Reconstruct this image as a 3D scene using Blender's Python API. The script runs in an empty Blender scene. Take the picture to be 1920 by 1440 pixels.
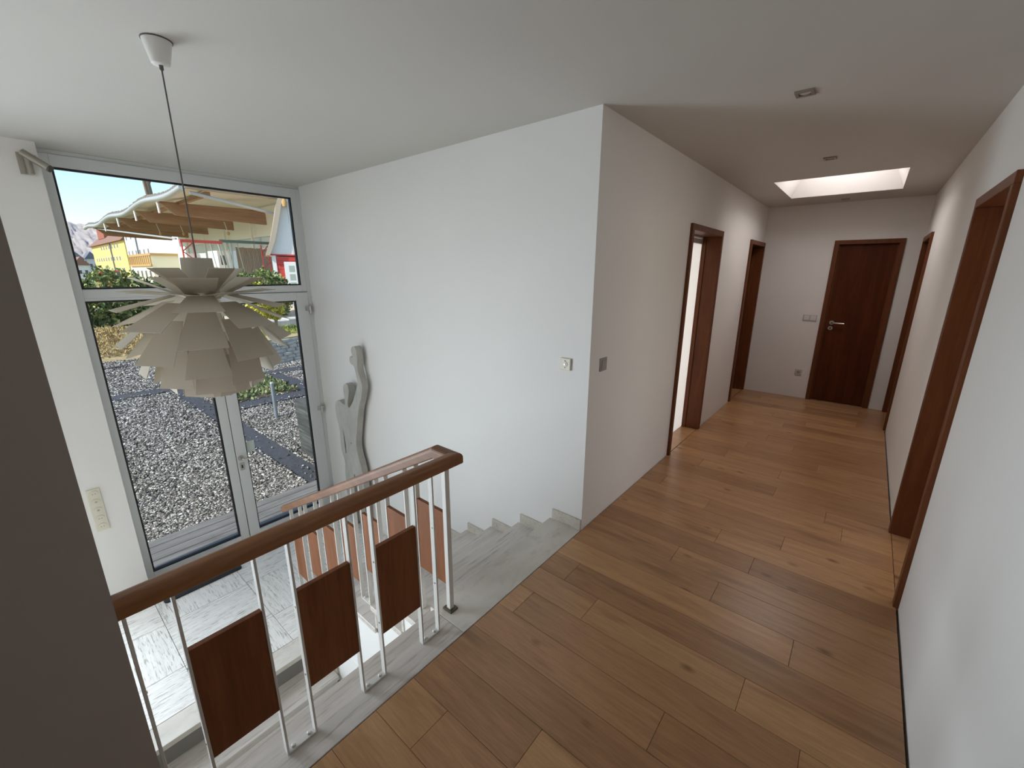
import bpy, math, random
import numpy as np
from mathutils import Vector, Matrix

random.seed(7)
rng = np.random.default_rng(7)
SC = bpy.context.scene
COL = SC.collection
R_ = math.radians

# ------------------------------------------------------------------ camera, sky, sun, exposure
cam_d = bpy.data.cameras.new('camera')
cam_d.sensor_fit = 'HORIZONTAL'
cam_d.sensor_width = 36.0
cam_d.lens = 36.0 * 787.18 / 1920.0
cam_d.clip_start = 0.02
cam_d.clip_end = 2000
cam = bpy.data.objects.new('camera', cam_d)
COL.objects.link(cam)
YAW, PITCH, ROLL = 0.6942, 0.2603, 0.0035
_f = Vector((-math.sin(YAW) * math.cos(PITCH), math.cos(YAW) * math.cos(PITCH), -math.sin(PITCH)))
_r0 = Vector((math.cos(YAW), math.sin(YAW), 0))
_u0 = _r0.cross(_f)
_r = math.cos(ROLL) * _r0 + math.sin(ROLL) * _u0
_u = -math.sin(ROLL) * _r0 + math.cos(ROLL) * _u0
M = Matrix((( _r.x, _u.x, -_f.x, 1.2167), (_r.y, _u.y, -_f.y, -2.1883), (_r.z, _u.z, -_f.z, 1.6615), (0, 0, 0, 1)))
cam.matrix_world = M
SC.camera = cam

SUN_DIR = Vector((0.03, -0.77, 0.64)).normalized()      # towards the sun
world = bpy.data.worlds.new('sky')
SC.world = world
world.use_nodes = True
_nt = world.node_tree
_nt.nodes.clear()
_o = _nt.nodes.new('ShaderNodeOutputWorld')
_b = _nt.nodes.new('ShaderNodeBackground')
_s = _nt.nodes.new('ShaderNodeTexSky')
_s.sky_type = 'NISHITA'
_s.sun_disc = False
_s.sun_elevation = math.asin(SUN_DIR.z)
_s.sun_rotation = math.atan2(SUN_DIR.x, SUN_DIR.y)
_s.air_density = 1.0
_s.dust_density = 0.5
_s.ozone_density = 1.0
_b.inputs['Strength'].default_value = 0.21
_nt.links.new(_s.outputs[0], _b.inputs[0])
_nt.links.new(_b.outputs[0], _o.inputs[0])

sd = bpy.data.lights.new('sun', 'SUN')
sd.energy = 4.2
sd.angle = R_(0.6)
sd.color = (1.0, 0.95, 0.86)
so = bpy.data.objects.new('sun', sd)
COL.objects.link(so)
so.rotation_euler = SUN_DIR.to_track_quat('Z', 'Y').to_euler()
so.location = (0, -10, 20)

def area(name, loc, target, sx, sy, energy, color=(1, 1, 1)):
    d = bpy.data.lights.new(name, 'AREA')
    d.shape = 'RECTANGLE'
    d.size, d.size_y = sx, sy
    d.energy = energy
    d.color = color
    o = bpy.data.objects.new(name, d)
    COL.objects.link(o)
    o.location = loc
    o.rotation_euler = (Vector(target) - Vector(loc)).to_track_quat('-Z', 'Y').to_euler()
    return o
# area lamps for room and skylight daylight; both hall lamps are added fill
hall_fill = area('hall_fill_aimed', (-3.30, -3.12, 0.30), (1.6, -1.1, -0.25), 1.45, 2.2, 28, (0.80, 0.90, 1.0))  # added fill aimed across the stairwell at the right wall
hall_fill.data.spread = R_(95)
area('hall_fill_wide', (-3.31, -3.12, 0.35), (1.6, -3.12, 0.1), 1.45, 2.3, 52, (0.80, 0.91, 1.0))  # second added fill, wide, brightens the stair wall and landing
area('skylight_daylight', (0.816, 3.365, 2.90), (0.816, 3.365, 0), 0.55, 0.75, 7.8, (1.0, 0.91, 0.87))
area('study_window_daylight', (3.9, 0.95, 1.35), (0, 0.95, 1.15), 1.9, 1.3, 19, (1.0, 0.93, 0.86))
area('bedroom_window_daylight', (-3.36, 2.6, 1.25), (0, 2.6, 1.25), 2.2, 1.8, 66, (0.98, 0.99, 1.0))

SC.view_settings.view_transform = 'Standard'
SC.view_settings.look = 'None'
SC.view_settings.exposure = 0.33
SC.view_settings.gamma = 1.0
SC.view_settings.use_curve_mapping = False
try:
    SC.cycles.use_denoising = True
    SC.cycles.max_bounces = 14
    SC.cycles.diffuse_bounces = 8
    SC.cycles.transparent_max_bounces = 16
    SC.cycles.sample_clamp_indirect = 8.0
except Exception:
    pass

# ------------------------------------------------------------------ materials
MATS = {}
def mat(name, col=(0.8, 0.8, 0.8), rough=0.6, metal=0.0, spec=0.5):
    m = bpy.data.materials.new(name)
    m.use_nodes = True
    p = m.node_tree.nodes['Principled BSDF']
    p.inputs['Base Color'].default_value = (*col, 1)
    p.inputs['Roughness'].default_value = rough
    p.inputs['Metallic'].default_value = metal
    p.inputs['Specular IOR Level'].default_value = spec
    MATS[name] = m
    return m

def nodes(m):
    nt = m.node_tree
    return nt, nt.nodes['Principled BSDF']

def coords(nt, scale=(1, 1, 1), kind='Object', rnd=False, rot=(0, 0, 0)):
    tc = nt.nodes.new('ShaderNodeTexCoord')
    mp = nt.nodes.new('ShaderNodeMapping')
    mp.inputs['Scale'].default_value = scale
    mp.inputs['Rotation'].default_value = rot
    nt.links.new(tc.outputs[kind], mp.inputs['Vector'])
    if rnd:
        oi = nt.nodes.new('ShaderNodeObjectInfo')
        mu = nt.nodes.new('ShaderNodeVectorMath')
        mu.operation = 'MULTIPLY_ADD'
        cx = nt.nodes.new('ShaderNodeCombineXYZ')
        for i, k in enumerate((37.0, 91.0, 53.0)):
            mm = nt.nodes.new('ShaderNodeMath')
            mm.operation = 'MULTIPLY'
            mm.inputs[1].default_value = k
            nt.links.new(oi.outputs['Random'], mm.inputs[0])
            nt.links.new(mm.outputs[0], cx.inputs[i])
        ad = nt.nodes.new('ShaderNodeVectorMath')
        ad.operation = 'ADD'
        nt.links.new(mp.outputs[0], ad.inputs[0])
        nt.links.new(cx.outputs[0], ad.inputs[1])
        return ad.outputs[0]
    return mp.outputs[0]

def ramp(nt, fac, stops):
    r = nt.nodes.new('ShaderNodeValToRGB')
    e = r.color_ramp.elements
    while len(e) < len(stops):
        e.new(0.5)
    for el, (p, c) in zip(e, stops):
        el.position = p
        el.color = (*c, 1)
    nt.links.new(fac, r.inputs[0])
    return r.outputs[0]

def noise(nt, vec, scale, detail=3, rough=0.5, dist=0.0):
    n = nt.nodes.new('ShaderNodeTexNoise')
    n.inputs['Scale'].default_value = scale
    n.inputs['Detail'].default_value = detail
    n.inputs['Roughness'].default_value = rough
    n.inputs['Distortion'].default_value = dist
    nt.links.new(vec, n.inputs['Vector'])
    return n.outputs['Fac']

def mix(nt, a, b, fac, mode='MIX'):
    m = nt.nodes.new('ShaderNodeMix')
    m.data_type = 'RGBA'
    m.blend_type = mode
    if hasattr(fac, 'is_linked') or hasattr(fac, 'node'):
        nt.links.new(fac, m.inputs[0])
    else:
        m.inputs[0].default_value = fac
    for v, i in ((a, 6), (b, 7)):
        if isinstance(v, tuple):
            m.inputs[i].default_value = (*v, 1)
        else:
            nt.links.new(v, m.inputs[i])
    return m.outputs[2]

def bump(nt, p, h, strength=0.2, dist=0.01):
    b = nt.nodes.new('ShaderNodeBump')
    b.inputs['Strength'].default_value = strength
    b.inputs['Distance'].default_value = dist
    nt.links.new(h, b.inputs['Height'])
    nt.links.new(b.outputs[0], p.inputs['Normal'])

def plaster(name, col):
    m = mat(name, col, 0.9, 0, 0.2)
    nt, p = nodes(m)
    v = coords(nt)
    n = noise(nt, v, 260, 2)
    bump(nt, p, n, 0.08, 0.002)
    n2 = noise(nt, v, 1.3, 2)
    c = ramp(nt, n2, [(0.3, tuple(x * 0.97 for x in col)), (0.7, col)])
    nt.links.new(c, p.inputs['Base Color'])
    return m
plaster('wall_white', (0.81, 0.79, 0.76))
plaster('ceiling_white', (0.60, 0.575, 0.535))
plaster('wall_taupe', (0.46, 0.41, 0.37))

def wood(name, dark, light, scale, rough=0.4, rnd=True, var=0.0, tint=None, knots=False, spec=0.4):
    m = mat(name, light, rough, 0, spec)
    nt, p = nodes(m)
    v = coords(nt, scale, 'Object', rnd)
    n = noise(nt, v, 1.0, 5, 0.6, 0.6)
    c = ramp(nt, n, [(0.28, dark), (0.5, tuple((a + b) / 2 for a, b in zip(dark, light))), (0.72, light)])
    v2 = coords(nt, tuple(s * 6 for s in scale), 'Object', rnd)
    n2 = noise(nt, v2, 1.0, 2, 0.5)
    c = mix(nt, c, ramp(nt, n2, [(0.3, (0.78, 0.78, 0.78)), (0.7, (1.08, 1.08, 1.08))]), 0.55, 'MULTIPLY')
    if var:
        oi = nt.nodes.new('ShaderNodeObjectInfo')
        c = mix(nt, c, ramp(nt, oi.outputs['Random'], tint), var, 'MULTIPLY')
    if knots:
        vk = coords(nt, (4.2, 7.5, 7.5), 'Object', rnd)
        vo = nt.nodes.new('ShaderNodeTexVoronoi')
        vo.inputs['Scale'].default_value = 0.75
        nt.links.new(vk, vo.inputs['Vector'])
        k = ramp(nt, vo.outputs['Distance'], [(0.0, (0.22, 0.17, 0.13)), (0.05, (0.45, 0.38, 0.32)), (0.13, (1, 1, 1))])
        c = mix(nt, c, k, 0.8, 'MULTIPLY')
        vs = coords(nt, (1.6, 11, 11), 'Object', rnd)
        ns = noise(nt, vs, 1.0, 2, 0.5)
        c = mix(nt, c, ramp(nt, ns, [(0.60, (1, 1, 1)), (0.75, (0.62, 0.56, 0.50))]), 0.9, 'MULTIPLY')
    nt.links.new(c, p.inputs['Base Color'])
    bump(nt, p, n2, 0.06, 0.001)
    return m
wood('oak_plank', (0.40, 0.215, 0.105), (0.56, 0.32, 0.158), (2.2, 26, 26), 0.30, True, 1.0,
     [(0.0, (0.76, 0.72, 0.69)), (0.35, (0.90, 0.87, 0.86)), (0.7, (1.0, 1.0, 0.98)), (1.0, (1.12, 1.10, 1.03))], True, 0.45)
DK, LT = (0.060, 0.014, 0.0035), (0.110, 0.028, 0.0075)
wood('door_wood', DK, LT, (14, 14, 1.4), 0.5, True, spec=0.15)
wood('frame_wood', (0.115, 0.034, 0.011), (0.175, 0.056, 0.018), (16, 16, 1.6), 0.45, True, spec=0.25)
wood('panel_wood', (0.165, 0.056, 0.020), (0.265, 0.100, 0.040), (16, 16, 1.3), 0.55, True, spec=0.2)
wood('handrail_wood', (0.24, 0.098, 0.038), (0.38, 0.172, 0.070), (9, 2.0, 12), 0.33, True)
wood('stair_handrail_wood', (0.145, 0.058, 0.021), (0.235, 0.102, 0.040), (2.0, 9, 12), 0.5, True)
wood('deck_wood', (0.13, 0.122, 0.115), (0.27, 0.255, 0.24), (16, 1.6, 16), 0.8, True)
wood('barn_wood', (0.30, 0.17, 0.10), (0.42, 0.26, 0.16), (3, 0.6, 6), 0.8, True)
wood('grey_wood', (0.28, 0.22, 0.17), (0.42, 0.34, 0.27), (6, 6, 0.5), 0.85, True)
wood('statue_wood', (0.42, 0.405, 0.36), (0.50, 0.485, 0.44), (3, 3, 1.2), 0.75, False)

def stone(name, base, dark, scale, rough=0.45, pores=True, amount=0.55):
    m = mat(name, base, rough, 0, 0.4)
    nt, p = nodes(m)
    v = coords(nt, scale, 'Object', True)
    n = noise(nt, v, 1.0, 6, 0.65, 0.4)
    c = ramp(nt, n, [(0.25, tuple(0.82 * a for a in base)), (0.55, base), (0.8, tuple(min(1, 1.10 * a) for a in base))])
    if pores:
        v2 = coords(nt, tuple(s * 3.2 for s in scale), 'Object', True)
        n2 = noise(nt, v2, 1.0, 3, 0.7)
        k = ramp(nt, n2, [(0.34, dark), (0.46, (1, 1, 1))])
        c = mix(nt, c, k, amount, 'MULTIPLY')
        bump(nt, p, n2, 0.15, 0.002)
    nt.links.new(c, p.inputs['Base Color'])
    return m
stone('marble_x', (0.66, 0.615, 0.55), (0.62, 0.58, 0.52), (5, 2.2, 5), 0.38, True, 0.3)
stone('marble_y', (0.66, 0.61, 0.56), (0.50, 0.46, 0.43), (20, 1.2, 20), 0.36, True, 0.6)
stone('travertine_x', (0.84, 0.81, 0.765), (0.36, 0.34, 0.31), (3, 34, 8), 0.4, True, 0.8)
stone('travertine_y', (0.84, 0.81, 0.765), (0.36, 0.34, 0.31), (34, 3, 8), 0.4, True, 0.8)
stone('skirting_stone', (0.60, 0.55, 0.47), (0.5, 0.45, 0.38), (14, 14, 22), 0.5, True, 0.6)
mat('grout', (0.22, 0.20, 0.18), 0.9)
mat('dark_gap', (0.02, 0.016, 0.013), 0.9)
mat('white_steel', (0.68, 0.66, 0.62), 0.42, 0, 0.5)
mat('frame_grey', (0.66, 0.675, 0.67), 0.45, 0, 0.5)
mat('gasket', (0.012, 0.012, 0.014), 0.6)
mat('steel', (0.62, 0.60, 0.57), 0.28, 1.0)
mat('hinge_metal', (0.50, 0.48, 0.45), 0.35, 0.7)
mat('dark_bronze', (0.14, 0.12, 0.09), 0.4, 0.8)
mat('brushed_nickel', (0.40, 0.37, 0.32), 0.36, 0.9)
mat('cream_plastic', (0.70, 0.655, 0.54), 0.4)
mat('grey_plastic', (0.36, 0.345, 0.33), 0.4, 0.3)
mat('silver_plastic', (0.58, 0.56, 0.53), 0.4, 0.2)
mat('black_hole', (0.02, 0.018, 0.015), 0.8)
mat('black_rubber', (0.018, 0.019, 0.022), 0.8)
mat('white_plastic', (0.74, 0.73, 0.70), 0.5)
mat('cord_grey', (0.12, 0.11, 0.10), 0.6)
mat('opal', (0.9, 0.9, 0.9), 0.4)

def glass(name, tint, gloss=0.06):
    m = bpy.data.materials.new(name)
    m.use_nodes = True
    nt = m.node_tree
    nt.nodes.clear()
    o = nt.nodes.new('ShaderNodeOutputMaterial')
    t = nt.nodes.new('ShaderNodeBsdfTransparent')
    t.inputs[0].default_value = (*tint, 1)
    g = nt.nodes.new('ShaderNodeBsdfGlossy')
    g.inputs['Roughness'].default_value = 0.02
    x = nt.nodes.new('ShaderNodeMixShader')
    lw = nt.nodes.new('ShaderNodeFresnel')
    lw.inputs['IOR'].default_value = 1.25
    nt.links.new(lw.outputs[0], x.inputs[0])
    nt.links.new(t.outputs[0], x.inputs[1])
    nt.links.new(g.outputs[0], x.inputs[2])
    nt.links.new(x.outputs[0], o.inputs[0])
    MATS[name] = m
glass('window_glass', (0.93, 0.955, 0.955))
def opal(name, col, tr):
    m = bpy.data.materials.new(name)
    m.use_nodes = True
    nt = m.node_tree
    nt.nodes.clear()
    o = nt.nodes.new('ShaderNodeOutputMaterial')
    d = nt.nodes.new('ShaderNodeBsdfDiffuse')
    d.inputs[0].default_value = (*col, 1)
    t = nt.nodes.new('ShaderNodeBsdfTranslucent')
    t.inputs[0].default_value = (*col, 1)
    x = nt.nodes.new('ShaderNodeMixShader')
    x.inputs[0].default_value = tr
    nt.links.new(d.outputs[0], x.inputs[1])
    nt.links.new(t.outputs[0], x.inputs[2])
    nt.links.new(x.outputs[0], o.inputs[0])
    MATS[name] = m
opal('opal_dome', (0.92, 0.90, 0.90), 0.85)
opal('frosted_glass', (0.93, 0.94, 0.93), 0.80)
opal('lamp_leaf', (0.66, 0.61, 0.52), 0.22)

def island(name, stops, rough=0.9, noise_scale=None):
    m = mat(name, stops[0][1], rough, 0, 0.3)
    nt, p = nodes(m)
    g = nt.nodes.new('ShaderNodeNewGeometry')
    c = ramp(nt, g.outputs['Random Per Island'], stops)
    nt.links.new(c, p.inputs['Base Color'])
    return m
island('pebble', [(0.0, (0.05, 0.046, 0.046)), (0.3, (0.15, 0.133, 0.118)), (0.6, (0.28, 0.255, 0.23)), (0.82, (0.46, 0.43, 0.39)), (1.0, (0.78, 0.755, 0.70))])
island('hedge_leaf', [(0.0, (0.05, 0.08, 0.02)), (0.45, (0.15, 0.21, 0.055)), (1.0, (0.46, 0.47, 0.17))], 0.55)
island('yellow_leaf', [(0.0, (0.35, 0.33, 0.03)), (1.0, (0.75, 0.66, 0.10))], 0.7)
island('dry_grass', [(0.0, (0.36, 0.25, 0.09)), (0.6, (0.55, 0.42, 0.20)), (1.0, (0.70, 0.58, 0.33))], 0.9)
island('green_grass', [(0.0, (0.16, 0.21, 0.05)), (0.6, (0.38, 0.40, 0.10)), (1.0, (0.60, 0.55, 0.18))], 0.9)
island('bed_leaf', [(0.0, (0.07, 0.11, 0.04)), (0.55, (0.17, 0.23, 0.09)), (0.8, (0.34, 0.36, 0.18)), (1.0, (0.34, 0.23, 0.14))], 0.8)

def speckle(name, a, b, scale, rough=0.95):
    m = mat(name, a, rough, 0, 0.2)
    nt, p = nodes(m)
    v = coords(nt)
    n = noise(nt, v, scale, 4, 0.7)
    nt.links.new(ramp(nt, n, [(0.35, a), (0.65, b)]), p.inputs['Base Color'])
    bump(nt, p, n, 0.4, 0.01)
    return m
speckle('gravel_base', (0.09, 0.085, 0.08), (0.28, 0.265, 0.25), 60)
speckle('asphalt', (0.055, 0.057, 0.066), (0.088, 0.09, 0.102), 25)
speckle('soil', (0.10, 0.075, 0.05), (0.24, 0.19, 0.13), 12)
speckle('bank_soil', (0.32, 0.24, 0.12), (0.52, 0.42, 0.24), 5)
speckle('ledge_soil', (0.62, 0.53, 0.37), (0.75, 0.66, 0.50), 8)
speckle('far_ground', (0.20, 0.19, 0.10), (0.32, 0.29, 0.17), 0.6)
speckle('hazed_hill', (0.46, 0.39, 0.36), (0.64, 0.55, 0.50), 0.12)  # pale tone carries the distance haze in the colour
speckle('wall_stone', (0.36, 0.33, 0.28), (0.58, 0.54, 0.46), 6)
speckle('pale_stone', (0.50, 0.49, 0.46), (0.68, 0.66, 0.62), 4)
def concrete():
    m = mat('board_concrete', (0.13, 0.14, 0.13), 0.9)
    nt, p = nodes(m)
    v = coords(nt, (1.5, 1.5, 22))
    n = noise(nt, v, 1.0, 4, 0.6)
    nt.links.new(ramp(nt, n, [(0.3, (0.025, 0.027, 0.025)), (0.5, (0.06, 0.064, 0.06)), (0.7, (0.13, 0.135, 0.125))]), p.inputs['Base Color'])
    bump(nt, p, n, 0.5, 0.02)
concrete()
mat('house_white', (0.84, 0.83, 0.80), 0.9)
mat('render_yellow', (0.80, 0.62, 0.20), 0.9)
mat('render_cream', (0.82, 0.74, 0.52), 0.9)
mat('ochre_timber', (0.52, 0.32, 0.13), 0.9)
mat('window_dark', (0.10, 0.10, 0.10), 0.3)
mat('roof_red', (0.34, 0.11, 0.065), 0.9)
mat('roof_brown', (0.27, 0.15, 0.11), 0.9)
mat('roof_slate', (0.16, 0.17, 0.20), 0.8)
mat('roof_tile', (0.22, 0.19, 0.16), 0.9)
mat('red_paint', (0.58, 0.055, 0.045), 0.6)
mat('crane_red', (0.55, 0.08, 0.06), 0.6)
mat('crane_green', (0.10, 0.16, 0.13), 0.6)
mat('rig_white', (0.40, 0.45, 0.38), 0.6)
mat('zinc', (0.50, 0.51, 0.50), 0.45, 0.4)
mat('roof_underside', (0.72, 0.66, 0.55), 0.8)
mat('verge_board', (0.46, 0.38, 0.29), 0.8)
mat('bark', (0.26, 0.20, 0.15), 0.9)
mat('bollard_grey', (0.24, 0.27, 0.30), 0.5, 0.3)
mat('sticker', (0.62, 0.70, 0.64), 0.5)

# ------------------------------------------------------------------ mesh helpers
class MB:
    def __init__(s):
        s.v, s.f, s.sm = [], [], []
    def add(s, vs, fs, smooth=False):
        o = len(s.v)
        s.v += [tuple(map(float, q)) for q in vs]
        s.f += [tuple(i + o for i in f) for f in fs]
        s.sm += [smooth] * len(fs)
        return s
    def box(s, x0, x1, y0, y1, z0, z1):
        x0, x1 = min(x0, x1), max(x0, x1)
        y0, y1 = min(y0, y1), max(y0, y1)
        z0, z1 = min(z0, z1), max(z0, z1)
        v = [(x0, y0, z0), (x1, y0, z0), (x1, y1, z0), (x0, y1, z0), (x0, y0, z1), (x1, y0, z1), (x1, y1, z1), (x0, y1, z1)]
        return s.add(v, [(3, 2, 1, 0), (4, 5, 6, 7), (0, 1, 5, 4), (1, 2, 6, 5), (2, 3, 7, 6), (3, 0, 4, 7)])
    def cham(s, x0, x1, y0, y1, z0, z1, c):
        # box whose top edges are chamfered
        v = [(x0, y0, z0), (x1, y0, z0), (x1, y1, z0), (x0, y1, z0),
             (x0, y0, z1 - c), (x1, y0, z1 - c), (x1, y1, z1 - c), (x0, y1, z1 - c),
             (x0 + c, y0 + c, z1), (x1 - c, y0 + c, z1), (x1 - c, y1 - c, z1), (x0 + c, y1 - c, z1)]
        return s.add(v, [(3, 2, 1, 0), (0, 1, 5, 4), (1, 2, 6, 5), (2, 3, 7, 6), (3, 0, 4, 7),
                         (4, 5, 9, 8), (5, 6, 10, 9), (6, 7, 11, 10), (7, 4, 8, 11), (8, 9, 10, 11)])
    def prism(s, poly, fn, d0, d1):
        # poly: 2D outline, fn(a, b, d) -> 3D
        n = len(poly)
        v = [fn(a, b, d0) for a, b in poly] + [fn(a, b, d1) for a, b in poly]
        f = [tuple(range(n))[::-1], tuple(range(n, 2 * n))]
        f += [(i, (i + 1) % n, n + (i + 1) % n, n + i) for i in range(n)]
        return s.add(v, f)
    def tube(s, pts, r, n=10, caps=True, smooth=True):
        pts = [Vector(p) for p in pts]
        rs = r if isinstance(r, (list, tuple)) else [r] * len(pts)
        rings = []
        up = None
        for i, p in enumerate(pts):
            t = (pts[min(i + 1, len(pts) - 1)] - pts[max(i - 1, 0)]).normalized()
            if up is None:
                up = Vector((0, 0, 1)) if abs(t.z) < 0.9 else Vector((1, 0, 0))
            a = t.cross(up).normalized()
            b = a.cross(t).normalized()
            up = b
            rings.append([p + rs[i] * (math.cos(2 * math.pi * k / n) * a + math.sin(2 * math.pi * k / n) * b) for k in range(n)])
        v = [q for g in rings for q in g]
        f = []
        for i in range(len(rings) - 1):
            for k in range(n):
                f.append((i * n + k, i * n + (k + 1) % n, (i + 1) * n + (k + 1) % n, (i + 1) * n + k))
        s.add(v, f, smooth)
        if caps:
            s.add(rings[0], [tuple(range(n))])
            s.add(rings[-1], [tuple(range(n))[::-1]])
        return s
    def lathe(s, prof, n=24, c=(0, 0, 0), smooth=True, close=True):
        v, f = [], []
        for r, z in prof:
            for k in range(n):
                a = 2 * math.pi * k / n
                v.append((c[0] + r * math.cos(a), c[1] + r * math.sin(a), c[2] + z))
        for i in range(len(prof) - 1):
            for k in range(n):
                f.append((i * n + k, i * n + (k + 1) % n, (i + 1) * n + (k + 1) % n, (i + 1) * n + k))
        s.add(v, f, smooth)
        if close:
            s.add(v[:n], [tuple(range(n))[::-1]])
            s.add(v[-n:], [tuple(range(n))])
        return s
    def sweep(s, prof, p0, p1, side, up, m0=None, m1=None):
        # straight bar with 2D profile (a along side, b along up); optional end-plane normals for mitres
        p0, p1, side, up = Vector(p0), Vector(p1), Vector(side), Vector(up)
        d = (p1 - p0).normalized()
        n = len(prof)
        def ring(p, m):
            out = []
            for a, b in prof:
                q = p + a * side + b * up
                if m is not None:
                    m_ = Vector(m)
                    q = q + d * ((p - q).dot(m_) / d.dot(m_))
                out.append(q)
            return out
        A, B = ring(p0, m0), ring(p1, m1)
        s.add(A + B, [(i, (i + 1) % n, n + (i + 1) % n, n + i) for i in range(n)], False)
        s.add(A, [tuple(range(n))[::-1]])
        s.add(B, [tuple(range(n))])
        return s
    def mesh(s, name):
        m = bpy.data.meshes.new(name)
        m.from_pydata(s.v, [], s.f)
        m.polygons.foreach_set('use_smooth', s.sm)
        m.update()
        return m
    def build(s, name, material, parent=None, origin=None, bevel=0, loc=None):
        if origin is not None:
            ox, oy, oz = origin
            s.v = [(a - ox, b - oy, c - oz) for a, b, c in s.v]
        m = s.mesh(name)
        m.materials.append(MATS[material] if isinstance(material, str) else material)
        o = bpy.data.objects.new(name, m)
        COL.objects.link(o)
        if origin is not None:
            o.location = origin
        if loc is not None:
            o.location = loc
        if parent is not None:
            set_parent(o, parent)
        if bevel:
            b = o.modifiers.new('bevel', 'BEVEL')
            b.width = bevel
            b.segments = 2
            b.limit_method = 'ANGLE'
            b.angle_limit = R_(40)
        return o

def wloc(o):
    p = Vector(o.location)
    while o.parent is not None:
        o = o.parent
        p = p + Vector(o.location)
    return p
def set_parent(o, parent):
    # parents carry translation only
    o.location = Vector(o.location) - wloc(parent)
    o.parent = parent
def tag(o, label, cat=None, group=None, kind=None):
    o['label'] = label
    if cat:
        o['category'] = cat
    if group:
        o['group'] = group
    if kind:
        o['kind'] = kind
    return o
def empty(name, loc, label=None, cat=None, group=None, kind=None):
    o = bpy.data.objects.new(name, None)
    COL.objects.link(o)
    o.location = loc
    o.empty_display_size = 0.1
    if label:
        tag(o, label, cat, group, kind)
    return o
def struct(o, label, cat=None):
    return tag(o, label, cat, None, 'structure')
def bx(x0, x1, y0, y1, z0, z1):
    return MB().box(x0, x1, y0, y1, z0, z1)

# ------------------------------------------------------------------ dimensions
H = 2.5
WX = 1.60            # right wall
YF = 4.63            # end wall
XW = -3.455          # inner face of the glazed front
XE = -3.28           # face of the entrance wall beside the glazing
ZL = -1.10           # entrance landing
RS, TR = 1.10 / 7, 0.285
nose = lambda n: -0.245 - TR * n
zt = lambda n: -RS * n
YN = -2.158          # end of the near wall

# ------------------------------------------------------------------ walls, ceiling
def wall_boxes(name, boxes, label, material='wall_white'):
    m = MB()
    for b in boxes:
        m.box(*b)
    return struct(m.build(name, material), label, 'wall')

DL1, DL2 = (1.55, 2.495), (3.775, 4.615)    # outer frame ranges, left wall
DR1, DR2 = (0.452, 1.335), (3.735, 4.615)   # right wall
DE = (0.778, 1.437)                          # end wall
HD = 2.055
T = 0.16
i = 0.03
wall_boxes('wall_left', [(-T, 0, 0, DL1[0] + i, -0.05, H), (-T, 0, DL1[1] - i, DL2[0] + i, -0.05, H), (-T, 0, DL2[1] - i, YF, -0.05, H),
                         (-T, 0, DL1[0] + i, DL1[1] - i, HD - i, H), (-T, 0, DL2[0] + i, DL2[1] - i, HD - i, H)],
           'white plastered corridor wall with two wooden door frames')
wall_boxes('wall_right', [(WX, WX + T, -4.4, DR1[0] + i, -0.05, H), (WX, WX + T, DR1[1] - i, DR2[0] + i, -0.05, H), (WX, WX + T, DR2[1] - i, YF, -0.05, H),
                          (WX, WX + T, DR1[0] + i, DR1[1] - i, HD - i, H), (WX, WX + T, DR2[0] + i, DR2[1] - i, HD - i, H)],
           'white plastered wall opposite the railing with two deep door frames')
wall_boxes('wall_end', [(-T, DE[0] + i, YF, YF + T, -0.05, H), (DE[1] - i, WX + T, YF, YF + T, -0.05, H), (DE[0] + i, DE[1] - i, YF, YF + T, HD - i, H)],
           'white wall closing the corridor around a dark wooden door')
wall_boxes('wall_stair', [(-3.62, -T, 0, 0.14, -2.7, H), (-T, 0, 0, 0.001, -2.7, -0.05)], 'tall white wall rising beside the stone stairs')
wall_boxes('wall_entry', [(-3.62, XE, -2.35, -1.83, -1.4, H), (-3.62, XE, -4.2, -3.90, -1.4, H), (-3.62, XE, -3.90, -2.35, -1.4, -0.95), (-3.62, XE, -3.90, -2.35, 2.25, H)],
           'white wall strip between the glazed front and the near wall')
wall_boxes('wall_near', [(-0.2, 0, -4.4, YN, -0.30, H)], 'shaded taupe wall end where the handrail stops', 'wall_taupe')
wall_boxes('wall_behind', [(-0.2, WX + T, -4.56, -4.4, -0.3, H)], 'white wall at the back of the gallery')
wall_boxes('wall_hall', [(-3.62, 0.0, -4.35, -4.2, -1.4, H), (-0.2, -0.05, -4.2, -2.37, -1.4, -0.31)], 'white end wall of the entrance hall behind the near wall')
w3 = empty('fill_window', (-3.5, -3.12, -0.95), 'added unseen window behind the near wall housing the hall fill lamps', 'window', None, 'structure')  # made-up window, built only to hold the hall fill lamps
for y0_, y1_, z0_, z1_ in ((-3.90, -3.84, -0.95, 2.25), (-2.41, -2.35, -0.95, 2.25), (-3.84, -2.41, -0.95, -0.89), (-3.84, -2.41, 2.19, 2.25)):
    bx(-3.56, -3.50, y0_, y1_, z0_, z1_).build('frame_bar', 'frame_grey', w3)
bx(-3.535, -3.53, -3.84, -2.41, -0.89, 2.19).build('pane', 'window_glass', w3)
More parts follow.
